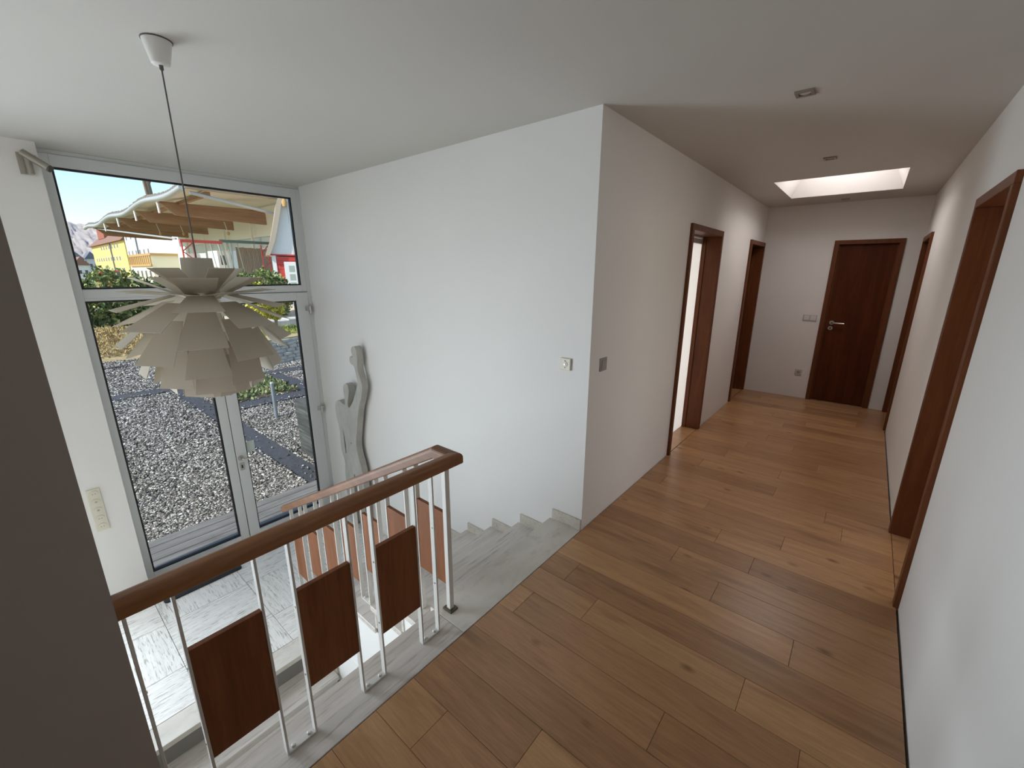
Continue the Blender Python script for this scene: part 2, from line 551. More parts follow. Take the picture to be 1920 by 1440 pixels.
# room behind the left door
wall_boxes('wall_bedroom', [(-3.62, -3.46, 0.14, 1.4, -1.4, H), (-3.62, -3.46, 3.8, YF + T, -1.4, H), (-3.62, -3.46, 1.4, 3.8, -1.4, 0.3), (-3.62, -3.46, 1.4, 3.8, 2.2, H),
                            (-3.46, -T, YF, YF + T, -0.05, H)], 'white walls of the bright room behind the frosted glass door')
wall_boxes('wall_study', [(WX + T, 4.0, -0.66, -0.5, -0.3, H), (WX + T, 4.0, 2.6, 2.76, -0.3, H), (3.98, 4.14, -0.66, 0.0, -0.3, H), (3.98, 4.14, 1.9, 2.76, -0.3, H), (3.98, 4.14, 0.0, 1.9, -0.3, 0.7), (3.98, 4.14, 0.0, 1.9, 2.0, H),
                        (1.9, 4.14, -0.66, 2.76, H, H + 0.3)], 'white walls of the room behind the right doorway')
wall_boxes('wall_cellar', [(-1.62, 0.6, -2.36, -2.30, -2.7, -0.3)], 'white wall beside the flight leading down')

# skylight opening
SX0, SX1, SY0, SY1 = 0.333, 1.299, 2.79, 3.94
cm = MB()
for b in [(-3.75, 1.9, -4.7, SY0, H, H + 0.3), (-3.75, 1.9, SY1, 5.0, H, H + 0.3), (-3.75, SX0, SY0, SY1, H, H + 0.3), (SX1, 1.9, SY0, SY1, H, H + 0.3)]:
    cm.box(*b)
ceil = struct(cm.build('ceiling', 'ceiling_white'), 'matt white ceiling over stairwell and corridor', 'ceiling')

# ------------------------------------------------------------------ oak floor
floor = struct(bx(-0.0, WX - 0.008, -4.4, YF + 0.16, -0.30, -0.016).build('floor', 'dark_gap'), 'oak plank floor of the gallery and corridor', 'floor')
P0, PW = -1.738, 0.1805
KNOWN = {2: [0.545], 4: [0.875], 6: [0.386, 1.085], 7: [0.172], 8: [1.216], 9: [0.842], 10: [0.567], 11: [0.95], 12: [0.72], 13: [1.057], 14: [0.553],
         17: [0.904], 18: [0.298], 19: [0.885], 22: [0.525], 0: [1.32], 1: [0.22, 1.45], 3: [1.40], 5: [0.10, 1.30], 15: [0.16, 1.34], 16: [1.24], 20: [0.42], 21: [1.12]}
for k in range(-15, 36):
    y0, y1 = P0 + PW * k, P0 + PW * (k + 1)
    y0c, y1c = max(y0, -4.4), min(y1, YF - 0.002)
    if y1c - y0c < 0.01:
        continue
    cuts = KNOWN.get(k) or ([random.uniform(0.2, 1.4)] if random.random() < 0.75 else [0.3, 1.35])
    xs = [0.004] + sorted(cuts) + [WX - 0.009]
    for a, b in zip(xs[:-1], xs[1:]):
        g = 0.0006
        m = MB().cham(a + g, b - g, y0c + g, y1c - g, -0.015, 0.0, 0.0012)
        m.build('plank', 'oak_plank', floor, origin=((a + b) / 2, (y0c + y1c) / 2, 0))
bx(DE[0], DE[1], YF - 0.001, YF + 0.16, -0.05, -0.0005).build('doorway_floor', 'oak_plank', floor, origin=(1.1, YF, 0))
for a, b in (DR1, DR2):
    bx(WX - 0.007, WX + 0.2, a, b, -0.05, -0.0005).build('doorway_floor', 'oak_plank', floor, origin=(WX, (a + b) / 2, 0))
# floors of the rooms behind doors
struct(bx(WX + 0.2, 3.99, -0.5, 2.6, -0.3, -0.002).build('floor_study', 'oak_plank'), 'oak floor of the room behind the right doorway', 'floor')
struct(bx(-3.46, -0.002, 0.14, YF, -0.3, -0.002).build('floor_bedroom', 'oak_plank'), 'oak floor of the bright room behind the frosted glass door', 'floor')

# ------------------------------------------------------------------ doors
def door(name, ax, plane, sgn, rng_, depth_leaf, label, leaf=True, leaf_open=False, handle=False, depth=0.165, cas=0.05):
    """ax 'y': door in a wall x=plane whose width runs along y; sgn = direction into the wall."""
    a0, a1 = rng_
    if ax == 'y':
        P = lambda u, v, z: (plane + sgn * v, u, z)
    else:
        P = lambda u, v, z: (u, plane + sgn * v, z)
    root = empty(name, P((a0 + a1) / 2, 0, 0), label, 'door', None, 'structure')
    def block(u0, u1, v0, v1, z0, z1, nm, mt, par=root, bev=0.0):
        c0, c1 = P(u0, v0, z0), P(u1, v1, z1)
        m = bx(c0[0], c1[0], c0[1], c1[1], z0, z1)
        o = tuple((a + b) / 2 for a, b in zip(c0, c1))
        return m.build(nm, mt, par, origin=o, bevel=bev)
    pr = 0.022
    for u0, u1, s in ((a0, a0 + cas, 1), (a1 - cas, a1, -1)):
        j = block(u0, u1, -pr, depth, 0, HD - cas, 'jamb', 'frame_wood', bev=0.003)
        e = u1 if s > 0 else u0
        block(e, e + s * 0.012, max(depth_leaf - 0.03, 0.02), depth, 0, HD - cas - 0.012, 'door_stop', 'frame_wood', j)
    hd = block(a0, a1, -pr, depth, HD - cas, HD, 'head_jamb', 'frame_wood', bev=0.003)
    if leaf:
        lf = block(a0 + cas + 0.002, a1 - cas - 0.002, depth_leaf, depth_leaf + 0.04, 0.006, HD - cas - 0.003, 'door_leaf', 'door_wood')
        if handle:
            hx = a0 + cas + 0.075
            def cyl(u, z, v0, v1, r, nm, mt, par):
                m = MB().tube([P(u, v0, z), P(u, v1, z)], r, 20)
                return m.build(nm, mt, par, origin=P(u, v0, z))
            h = cyl(hx, 1.045, depth_leaf - 0.009, depth_leaf, 0.026, 'handle_rose', 'steel', lf)
            MB().tube([P(hx, depth_leaf, 1.045), P(hx, depth_leaf - 0.045, 1.045), P(hx + 0.02, depth_leaf - 0.055, 1.045), P(hx + 0.13, depth_leaf - 0.055, 1.043)], 0.0095, 12).build('lever', 'steel', lf)
            cyl(hx - 0.006, 0.975, depth_leaf - 0.009, depth_leaf, 0.025, 'keyhole_rose', 'steel', lf)
            block(hx - 0.011, hx - 0.001, depth_leaf - 0.0105, depth_leaf - 0.008, 0.958, 0.988, 'keyhole', 'black_hole', lf)
    if leaf_open:
        c0, c1 = P(a0 + cas, depth + 0.01, 0.006), P(a0 + cas + 0.04, depth + 0.80, HD - cas)
        bx(c0[0], c1[0], c0[1], c1[1], 0.006, HD - cas - 0.003).build('door_leaf', 'door_wood', root, origin=c0)
    return root
d1 = door('door_1', 'y', 0.0, -1, DL1, 0.15, 'wooden door frame holding a bright frosted glass leaf in the left wall', leaf=False)
bx(-0.166, -0.158, DL1[0] + 0.055, DL1[1] - 0.055, 0.004, 1.94).build('frosted_leaf', 'frosted_glass', d1, origin=(-0.162, 2.0, 1.0))
bx(-0.172, -0.152, DL1[0] + 0.052, DL1[1] - 0.052, 1.94, 1.985).build('top_rail', 'silver_plastic', d1, origin=(-0.162, 2.0, 1.96))
bx(-0.172, -0.152, DL1[0] + 0.052, DL1[1] - 0.052, 1.99, 2.004).build('head_strip', 'white_plastic', d1, origin=(-0.162, 2.0, 2.0))
door('door_2', 'y', 0.0, -1, DL2, 0.115, 'closed dark wooden door deep in the left corridor wall beside the end wall')
door('door_3', 'x', YF, 1, DE, 0.022, 'closed dark wooden door with steel lever at the corridor end', handle=True)
door('door_4', 'y', WX, 1, DR2, 0.115, 'narrow view of dark door frame in the right wall beside the end wall')
door('door_5', 'y', WX, 1, DR1, 0.145, leaf=False, leaf_open=True, label='tall dark wooden door frame in the right wall facing the stair corner')

wall_boxes('door_backing', [(DE[0] - 0.1, DE[1] + 0.1, YF + T + 0.01, YF + T + 0.05, -0.3, HD + 0.1), (WX + T + 0.01, WX + T + 0.05, DR2[0] - 0.1, DR2[1] + 0.1, -0.3, HD + 0.1)], 'added backing behind the closed doors that shuts out leaking sky light')  # unseen boxes added to stop sky light leaking under the leaves
# ------------------------------------------------------------------ skylight
sk = empty('window_2', ((SX0 + SX1) / 2, (SY0 + SY1) / 2, H), 'rectangular skylight shaft with splayed white sides in the corridor ceiling', 'skylight', None, 'structure')
IN, ZS = 0.17, H + 0.42
o4 = [(SX0, SY0), (SX1, SY0), (SX1, SY1), (SX0, SY1)]
i4 = [(SX0 + IN, SY0 + IN), (SX1 - IN, SY0 + IN), (SX1 - IN, SY1 - IN), (SX0 + IN, SY1 - IN)]
for k in range(4):
    a, b = o4[k], o4[(k + 1) % 4]
    c, d = i4[k], i4[(k + 1) % 4]
    v = [(a[0], a[1], H), (b[0], b[1], H), (a[0], a[1], ZS), (b[0], b[1], ZS), (c[0], c[1], ZS), (d[0], d[1], ZS)]
    MB().add(v, [(0, 1, 5, 4), (0, 2, 3, 1), (2, 4, 5, 3), (0, 4, 2), (1, 3, 5)]).build('shaft_side', 'wall_white', sk, origin=(a[0], a[1], H))
dm = MB()
cx, cy = (SX0 + SX1) / 2, (SY0 + SY1) / 2
wx, wy = (SX1 - SX0) / 2 - IN + 0.05, (SY1 - SY0) / 2 - IN + 0.05
N = 10
vs = [(cx + wx * (2 * a / N - 1), cy + wy * (2 * b / N - 1), ZS + 0.005 + 0.14 * (1 - (2 * a / N - 1) ** 2) * (1 - (2 * b / N - 1) ** 2)) for b in range(N + 1) for a in range(N + 1)]
dm.add(vs, [(b * (N + 1) + a, b * (N + 1) + a + 1, (b + 1) * (N + 1) + a + 1, (b + 1) * (N + 1) + a) for b in range(N) for a in range(N)], True)
dm.build('dome_pane', 'opal_dome', sk, origin=(cx, cy, ZS))

# ------------------------------------------------------------------ glazed front with door
win = empty('window_1', (XW, -0.915, ZL), 'tall grey-white glazed front with upper light and glass entrance door', 'window', None, 'structure')
FD = 0.07
def fr(nm, y0, y1, z0, z1, mt='frame_grey', par=win, x0=XW - FD, x1=XW, bev=0.003):
    return bx(x0, x1, y0, y1, z0, z1).build(nm, mt, par, origin=((x0 + x1) / 2, (y0 + y1) / 2, (z0 + z1) / 2), bevel=bev)
fr('frame_post', -1.83, -1.766, ZL, 2.47)
fr('frame_post', -0.043, 0.0, ZL, 2.47)
fr('frame_post', -0.092, -0.043, 1.452, 2.47)
fr('frame_head', -1.766, -0.092, 2.386, 2.47)
fr('frame_head', -1.83, 0.0, 2.47, 2.50, x1=XW - 0.012)
fr('transom', -1.766, -0.092, 1.452, 1.52)
fr('transom', -1.766, -1.04, 1.43, 1.452)
fr('mullion', -1.04, -0.962, ZL, 1.43)
fr('frame_sill', -1.766, -1.04, ZL, -1.047)
fr('threshold', -0.962, -0.043, ZL, -1.088, x1=XW + 0.01)
def pane(y0, y1, z0, z1, par, gl=XW - 0.045):
    p = fr('pane', y0 - 0.006, y1 + 0.006, z0 - 0.006, z1 + 0.006, 'window_glass', par, gl - 0.004, gl, 0)
    g = 0.013
    for a in ((y0, y0 + g, z0, z1), (y1 - g, y1, z0, z1), (y0 + g, y1 - g, z0, z0 + g), (y0 + g, y1 - g, z1 - g, z1)):
        fr('gasket', *a, 'gasket', par, gl, XW - 0.012, 0)
    return p
pane(-1.766, -0.092, 1.52, 2.386, win)
pane(-1.766, -1.04, -1.047, 1.43, win)
leaf = fr('door_leaf', -0.957, -0.862, -1.085, 1.447, x1=XW + 0.012)
fr('door_stile', -0.165, -0.047, -1.085, 1.447, par=leaf, x1=XW + 0.012)
fr('door_rail', -0.862, -0.165, 1.362, 1.447, par=leaf, x1=XW + 0.012)
fr('door_rail', -0.862, -0.165, -1.085, -1.045, par=leaf, x1=XW + 0.012)
pn = pane(-0.862, -0.165, -1.045, 1.362, leaf)
fr('sticker', -0.845, -0.765, -0.17, -0.05, 'sticker', leaf, XW - 0.045, XW - 0.043, 0)
fr('rebate', -0.964, -0.955, -1.085, 1.449, 'gasket', win, XW - 0.03, XW - 0.004, 0)
fr('rebate', -0.049, -0.041, -1.085, 1.449, 'gasket', win, XW - 0.03, XW - 0.004, 0)
fr('rebate', -0.955, -0.049, 1.446, 1.454, 'gasket', win, XW - 0.03, XW - 0.004, 0)
fx = XW + 0.012
MB().tube([(fx, -0.925, -0.185), (fx + 0.008, -0.925, -0.185)], 0.026, 20).build('handle_rose', 'steel', leaf)
MB().tube([(fx, -0.925, -0.185), (fx + 0.05, -0.925, -0.185), (fx + 0.058, -0.91, -0.186), (fx + 0.058, -0.80, -0.19)], 0.010, 12).build('lever', 'steel', leaf)
fr('keyhole_plate', -0.948, -0.900, -0.32, -0.235, 'steel', leaf, fx, fx + 0.006, 0.004)
fr('keyhole', -0.930, -0.918, -0.295, -0.26, 'black_hole', leaf, fx + 0.004, fx + 0.0075, 0)
for zc in (1.262, 0.13, -0.90):
    hg = fr('hinge', -0.088, -0.018, zc - 0.012, zc + 0.032, 'hinge_metal', leaf, fx, fx + 0.022, 0.003)
    MB().tube([(fx + 0.018, -0.040, zc - 0.045), (fx + 0.018, -0.040, zc + 0.036)], 0.014, 12).build('hinge_pin', 'hinge_metal', leaf)

# ------------------------------------------------------------------ entrance landing
fe = struct(bx(-3.46, -1.60, -4.2, -0.0, -1.42, ZL - 0.012).build('floor_entrance', 'grout'), 'travertine tiled entrance floor inside the glazed door', 'floor')
bx(-1.62, -0.2, -4.2, -2.36, -1.42, ZL - 0.012).build('floor_base', 'grout', fe)
xj = [-1.767, -2.138, -2.705, -3.272, -3.455]
yj = [-4.2, -3.645, -3.045, -2.445, -1.845, -1.245, -0.645, -0.001]
for a in range(len(xj) - 1):
    for b in range(len(yj) - 1):
        g = 0.0018
        X1, X0, Y0, Y1 = xj[a] - g, xj[a + 1] + g, yj[b] + g, yj[b + 1] - g
        if X0 < XW and Y1 < -1.84:
            pass
        mt = 'travertine_y' if (a + b) % 2 else 'travertine_x'
        MB().cham(X0, X1, Y0, Y1, ZL - 0.014, ZL, 0.001).build('tile', mt, fe, origin=((X0 + X1) / 2, (Y0 + Y1) / 2, ZL))
bx(-1.765, -0.2, -4.2, -2.36, ZL - 0.014, ZL).build('tile', 'travertine_y', fe, origin=(-1, -2.7, ZL))

# ------------------------------------------------------------------ stairs
st = empty('staircase', (-1.0, -0.55, ZL), 'short flight of pale stone steps rising along the white wall', 'staircase')
for n in range(1, 7):
    x0, x1 = nose(n), nose(n - 1) + 0.03
    MB().cham(x0, x1, -1.10, -0.012, zt(n) - 0.035, zt(n), 0.002).build('tread', 'marble_y', st, origin=((x0 + x1) / 2, -0.55, zt(n)))
for n in range(0, 7):
    x0 = nose(n) + 0.025
    bx(x0, x0 + 0.018, -1.09, -0.012, max(zt(n + 1), ZL), zt(n) - 0.035).build('riser', 'marble_y', st, origin=(x0, -0.55, zt(n)))
bd = MB()
for n in range(1, 7):
    x0, x1 = nose(n) + 0.043, nose(n - 1) + 0.043
    bd.box(x0, x1, -1.085, -0.012, -2.65 if x0 > -1.6 else ZL + 0.001, zt(n) - 0.036)
bd.box(nose(0) + 0.043, -0.001, -1.085, -0.012, -2.65, -0.041)
bd.build('stair_body', 'wall_white', st)
for n in range(0, 7):
    x0 = nose(n) + 0.018
    x1 = -0.003 if n == 0 else nose(n - 1) + 0.024
    bx(x0, x1, -0.014, -0.0005, zt(n), zt(n) + 0.075).build('skirting_tile', 'skirting_stone', st, origin=((x0 + x1) / 2, 0, zt(n)), bevel=0.001)
# top slabs of the stair edge
tr = struct(MB().cham(-0.245, 0.0, -1.0795, -0.012, -0.04, 0.0, 0.002).build('trim_1', 'marble_x', origin=(-0.12, -0.55, 0)), 'wide pale stone slab forming the top step beside the oak planks', 'trim')
tr2 = struct(MB().cham(-0.222, 0.0, YN, -1.081, -0.04, 0.0, 0.002).build('trim_2', 'marble_y', origin=(-0.12, -1.6, 0)), 'narrow pale stone kerb under the gallery railing', 'trim')
struct(bx(-0.20, 0.0, YN, -1.086, -0.30, -0.041).build('wall_fascia', 'wall_white'), 'white slab edge under the stone kerb', 'wall')

# flight down
sd_ = empty('staircase', (-1.3, -1.7, -2.0), 'stone steps leading down from the entrance landing under the gallery', 'staircase')
MB().cham(-1.765, -1.587, -2.295, -1.1125, ZL - 0.035, ZL, 0.002).build('landing_nosing', 'marble_x', sd_, origin=(-1.67, -1.7, ZL))
for n in range(0, 6):
    xn = -1.587 + 0.236 * n
    z = ZL - 0.157 * n
    bx(xn - 0.05, xn - 0.032, -2.295, -1.1125, z - 0.157, z - 0.035).build('riser', 'marble_y', sd_, origin=(xn, -1.7, z))
    zz = z - 0.157
    MB().cham(xn - 0.032, xn + 0.236, -2.295, -1.1125, zz - 0.035, zz, 0.002).build('tread', 'marble_y', sd_, origin=(xn + 0.1, -1.7, zz))
    bx(xn - 0.03, xn + 0.21, -1.112, -1.0985, zz, zz + 0.07).build('skirting_tile', 'skirting_stone', sd_, origin=(xn, -1.1, zz))
bx(-1.60, 0.45, -2.295, -1.1125, -2.75, -2.70).build('base_slab', 'grout', sd_)
struct(bx(-1.6, 0.6, -1.098, -1.0855, -2.7, -1.0).build('wall_stringer', 'wall_white'), 'white cheek wall below the stair treads', 'wall')
MATS_ = None

# ------------------------------------------------------------------ railing
rl = empty('stair_railing', (-0.105, -1.05, 0), 'white steel railing with dark wooden panels and rounded wooden handrail along gallery and stairs', 'railing')
XR, YR = -0.105, -1.012
def rail_prof(w, h, r, n=5):
    out = []
    for cx_, cy_, a0 in ((w - r, h - r, 0), (-w + r, h - r, 90), (-w + 0.006, -h + 0.006, 180), (w - 0.006, -h + 0.006, 270)):
        rr = r if a0 < 180 else 0.006
        for k in range(n + 1):
            a = R_(a0 + 90 * k / n)
            out.append((cx_ + rr * math.cos(a), cy_ + rr * math.sin(a)))
    return out
prof = rail_prof(0.030, 0.027, 0.021)
ZR = 0.847
mit = Vector((1, 1, 0)).normalized()
hr = MB().sweep(prof, (XR, YN - 0.0, ZR), (XR, YR, ZR), (1, 0, 0), (0, 0, 1), None, (1, -1, 0)).build('handrail', 'handrail_wood', rl, origin=(XR, -1.6, ZR))
X2 = -0.225
SL = 0.545
sdir = Vector((-1, 0, -SL)).normalized()
sup = Vector((-SL, 0, 1)).normalized()
mb_n = (Vector((-1, 0, 0)) + sdir).normalized()
MB().sweep(prof, (XR, YR, ZR), (X2, YR, ZR), (0, 1, 0), (0, 0, 1), (1, -1, 0), mb_n).build('handrail_corner', 'stair_handrail_wood', rl, origin=(XR, YR, ZR))
XEND = -2.20
MB().sweep(prof, (X2, YR, ZR), (XEND, YR, ZR - SL * (X2 - XEND)), (0, 1, 0), sup, mb_n, None).build('stair_handrail', 'stair_handrail_wood', rl, origin=(-1.2, YR, ZR))
zr_at = lambda x: ZR - 0.023 - SL * max(0, X2 - x) - 0.004
BW, BT = 0.013, 0.004
def plate_bolt(x, y, z, par):
    MB().lathe([(0.008, 0), (0.008, 0.005), (0.005, 0.008)], 8, (x, y, z)).build('bolt', 'white_steel', par)
panel_gal = [(-2.045, -1.845), (-1.745, -1.545), (-1.445, -1.245)]
for a, b in panel_gal:
    bx(XR - 0.010, XR + 0.010, a + 0.004, b - 0.004, 0.21, 0.62).build('panel', 'panel_wood', rl, origin=(XR, (a + b) / 2, 0.41), bevel=0.0015)
for a, b in [(-2.145, -2.045), (-1.845, -1.745), (-1.545, -1.445), (-1.245, -1.150)]:
    m = MB()
    m.box(XR - BW, XR + BW, a - BT, a + BT, 0.001, ZR - 0.024)
    m.box(XR - BW, XR + BW, b - BT, b + BT, 0.001, ZR - 0.024)
    u = m.build('baluster_frame', 'white_steel', rl, origin=(XR, (a + b) / 2, 0), bevel=0.001)
    bx(XR - BW, XR + BW, a + BT, b - BT, 0.001, 0.009).build('foot_plate', 'white_steel', u, origin=(XR, (a + b) / 2, 0))
    for y in (a + 0.022, b - 0.022):
        plate_bolt(XR, y, 0.009, u)
    for z in (0.27, 0.56):
        for y, s in ((a, 1), (b, -1)):
            MB().tube([(XR, y + s * BT, z), (XR, y + s * (BT + 0.002), z)], 0.004, 8).build('screw', 'steel', u)
nw = bx(-0.172, -0.146, -1.033, -1.007, 0.0, ZR - 0.024).build('newel_post', 'white_steel', rl, origin=(-0.159, -1.02, 0), bevel=0.001)
bx(-0.188, -0.128, -1.046, -0.996, 0.0, 0.010).build('foot_plate', 'dark_bronze', nw, origin=(-0.159, -1.02, 0), bevel=0.002)
YP = -1.0
R0 = -0.222
PWD = 0.185
for k in range(7):
    xr = R0 - TR * k + (0.03 if k == 0 else 0)
    xl = R0 - TR * k - PWD
    zb = 0.12 - RS * k
    bx(xl + 0.004, xr - 0.004, YP - 0.010, YP + 0.010, zb, zb + 0.41).build('panel', 'panel_wood', rl, origin=((xl + xr) / 2, YP, zb + 0.2), bevel=0.0015)
for k in range(7):
    xr, xl = R0 - TR * k - PWD, R0 - TR * (k + 1)
    zf = zt(k + 1)
    m = MB()
    bars = [xr] + ([xl] if k < 6 else [])
    for x in bars:
        m.box(x - BT, x + BT, YP - BW, YP + BW, zf + 0.001, zr_at(x))
    u = m.build('baluster_frame', 'white_steel', rl, origin=(xr, YP, zf), bevel=0.001)
    if k < 6:
        bx(xl + BT, xr - BT, YP - BW, YP + BW, zf + 0.001, zf + 0.009).build('foot_plate', 'white_steel', u, origin=((xl + xr) / 2, YP, zf))
        for x in (xl + 0.022, xr - 0.022):
            plate_bolt(x, YP, zf + 0.009, u)
    else:
        bx(xr - 0.03, xr + 0.03, YP - 0.025, YP + 0.025, zf, zf + 0.008).build('foot_plate', 'dark_bronze', u, origin=(xr, YP, zf))

# ------------------------------------------------------------------ pendant lamp
LX, LY, LZ = -1.0, -1.62, 1.425
lp = empty('pendant_lamp', (LX, LY, LZ), 'off-white spiky globe pendant lamp made of overlapping leaves hanging above the stairwell', 'lamp')
MB().lathe([(0.048, 0), (0.047, -0.004), (0.030, -0.078), (0.027, -0.082), (0.008, -0.083)], 28, (LX, LY, H)).build('canopy', 'white_plastic', lp, origin=(LX, LY, H))
MB().lathe([(0.050, -0.0005), (0.050, -0.004)], 28, (LX, LY, H)).build('canopy_rim', 'cord_grey', lp)
MB().lathe([(0.007, 0), (0.007, -0.014), (0.004, -0.018)], 12, (LX, LY, H - 0.082)).build('cord_grip', 'cord_grey', lp)
MB().tube([(LX, LY, H - 0.09), (LX, LY, LZ + 0.16)], 0.0028, 8).build('cord', 'cord_grey', lp)
MB().lathe([(0.064, 0.12), (0.056, 0.29), (0.054, 0.29), (0.062, 0.12)], 28, (LX, LY, LZ), close=False).build('collar', 'lamp_leaf', lp, origin=(LX, LY, LZ))
MB().lathe([(0.04, -0.03), (0.04, 0.10), (0.02, 0.13)], 16, (LX, LY, LZ)).build('socket', 'white_plastic', lp)
MB().lathe([(0.008, -0.13), (0.028, -0.11), (0.036, -0.08), (0.028, -0.045), (0.02, -0.03)], 16, (LX, LY, LZ)).build('bulb', 'white_plastic', lp)
NC = 10
for k in range(NC):
    for phi in ((43, 16, -10, -35, -58, -80) if k % 2 else (57, 30, 3, -22, -47, -69)):
        if phi == -80 and k % 4 != 1:
            continue
        th = 2 * math.pi * k / NC + 0.30 + random.uniform(-0.03, 0.03)
        p1, dl = R_(phi), R_(phi - (31 if phi < 20 else (25 if phi < 40 else 17)))
        Ro = 0.312 if phi < 40 else (0.308 if phi < 50 else 0.296)
        L = 0.20 if phi > -30 else 0.185
        er = Vector((math.cos(th), math.sin(th), 0))
        et = Vector((-math.sin(th), math.cos(th), 0))
        b = er * (Ro * math.cos(p1)) + Vector((0, 0, Ro * math.sin(p1)))
        a = b - (er * math.cos(dl) + Vector((0, 0, math.sin(dl)))) * L
        hw = 0.084 * (0.72 + 0.28 * math.cos(p1)) * (0.75 if phi > 55 or phi < -70 else 1.0)
        w0 = hw * (0.55 if phi < 45 else 0.42)
        nrm = (b - a).cross(et).normalized()
        vs = [a - et * w0, a + et * w0, b + et * hw, b - et * hw]
        th_ = nrm * 0.0009
        c0 = Vector((LX, LY, LZ))
        vv = [c0 + q + th_ for q in vs] + [c0 + q - th_ for q in vs]
        MB().add(vv, [(0, 1, 2, 3), (7, 6, 5, 4), (0, 4, 5, 1), (1, 5, 6, 2), (2, 6, 7, 3), (3, 7, 4, 0)]).build('leaf', 'lamp_leaf', lp, origin=(LX, LY, LZ))

# ------------------------------------------------------------------ statue
outer = [(-2.528, 0.958), (-2.493, 0.966), (-2.47, 0.946), (-2.46, 0.902), (-2.455, 0.842), (-2.471, 0.768), (-2.465, 0.717), (-2.435, 0.65), (-2.412, 0.602), (-2.415, 0.549), (-2.456, 0.446), (-2.517, 0.342), (-2.559, 0.205), (-2.607, 0.035), (-2.634, -0.076), (-2.628, -0.179), (-2.58, -0.303), (-2.557, -0.419),
         (-2.555, -0.55), (-2.575, -0.72), (-2.59, -0.88), (-2.585, -1.0), (-2.56, -1.1), (-2.70, -1.1), (-2.715, -0.92), (-2.705, -0.7), (-2.71, -0.53), (-2.727, -0.424), (-2.76, -0.55), (-2.785, -0.8), (-2.79, -0.95), (-2.775, -1.1), (-2.935, -1.1), (-2.915, -0.95), (-2.935, -0.75),
         (-2.929, -0.625), (-2.929, -0.568), (-2.923, -0.477), (-2.906, -0.384), (-2.916, -0.325), (-2.948, -0.26), (-2.96, -0.178), (-2.951, -0.054), (-2.954, 0.042), (-2.983, 0.118), (-2.994, 0.222), (-2.982, 0.283), (-2.956, 0.326), (-2.904, 0.345), (-2.834, 0.328), (-2.778, 0.312), (-2.775, 0.36), (-2.773, 0.417), (-2.781, 0.471), (-2.775, 0.522), (-2.738, 0.556), (-2.701, 0.559), (-2.678, 0.533), (-2.676, 0.479), (-2.699, 0.42), (-2.722, 0.359), (-2.724, 0.305), (-2.694, 0.304), (-2.658, 0.337), (-2.613, 0.387), (-2.562, 0.468), (-2.506, 0.564), (-2.489, 0.62), (-2.501, 0.68), (-2.517, 0.751), (-2.532, 0.773), (-2.578, 0.781), (-2.6, 0.812), (-2.588, 0.855), (-2.565, 0.858), (-2.552, 0.844), (-2.536, 0.862), (-2.551, 0.901), (-2.551, 0.936)]
slot = [(-2.884, 0.1), (-2.88, -0.035), (-2.882, -0.156), (-2.872, -0.263), (-2.851, -0.242), (-2.844, -0.157), (-2.858, -0.029)]
navel = [(-2.747, -0.1), (-2.731, -0.085), (-2.718, -0.096), (-2.733, -0.112)]
cu = bpy.data.curves.new('statue_outline', 'CURVE')
cu.dimensions = '2D'
cu.fill_mode = 'BOTH'
cu.extrude = 0.032
cu.bevel_depth = 0.002
def smooth_closed(pts, it=2):
    for _ in range(it):
        q = []
        for a, b in zip(pts, pts[1:] + pts[:1]):
            q += [(0.75 * a[0] + 0.25 * b[0], 0.75 * a[1] + 0.25 * b[1]), (0.25 * a[0] + 0.75 * b[0], 0.25 * a[1] + 0.75 * b[1])]
        pts = q
    return pts
for pts in (smooth_closed(outer, 1), slot, smooth_closed(navel, 1)):
    sp = cu.splines.new('POLY')
    sp.points.add(len(pts) - 1)
    for p_, q in zip(sp.points, pts):
        p_.co = (q[0] + 2.72, q[1] - ZL, 0, 1)
    sp.use_cyclic_u = True
tmp = bpy.data.objects.new('tmp_statue', cu)
COL.objects.link(tmp)
bpy.context.view_layer.update()
dg = bpy.context.evaluated_depsgraph_get()
me = bpy.data.meshes.new_from_object(tmp.evaluated_get(dg))
bpy.data.objects.remove(tmp)
bpy.data.curves.remove(cu)
me.transform(Matrix.Rotation(R_(90), 4, 'X'))
me.name = 'wooden_figure'
me.materials.clear()
me.materials.append(MATS['statue_wood'])
so_ = bpy.data.objects.new('wooden_figure', me)
COL.objects.link(so_)
so_.location = (-2.72, -0.068, ZL + 0.003)
tag(so_, 'pale grey cut-out human figure with one raised arm standing against the stair wall', 'sculpture')

# ------------------------------------------------------------------ small fittings
mt_ = MB()
ro = []
for cx_, cy_, a0 in ((-3.0, -1.225, 0), (-3.40, -1.225, 90), (-3.40, -1.76, 180), (-3.0, -1.76, 270)):
    for k in range(5):
        a = R_(a0 + 90 * k / 4)
        ro.append((cx_ + 0.03 * math.cos(a), cy_ + 0.03 * math.sin(a)))
mt_.prism(ro, lambda a, b, d: (a, b, d), ZL, ZL + 0.014)
tag(mt_.build('doormat', 'black_rubber', origin=(-3.2, -1.5, ZL), bevel=0.003), 'black rectangular doormat on travertine inside the glazed front', 'doormat')

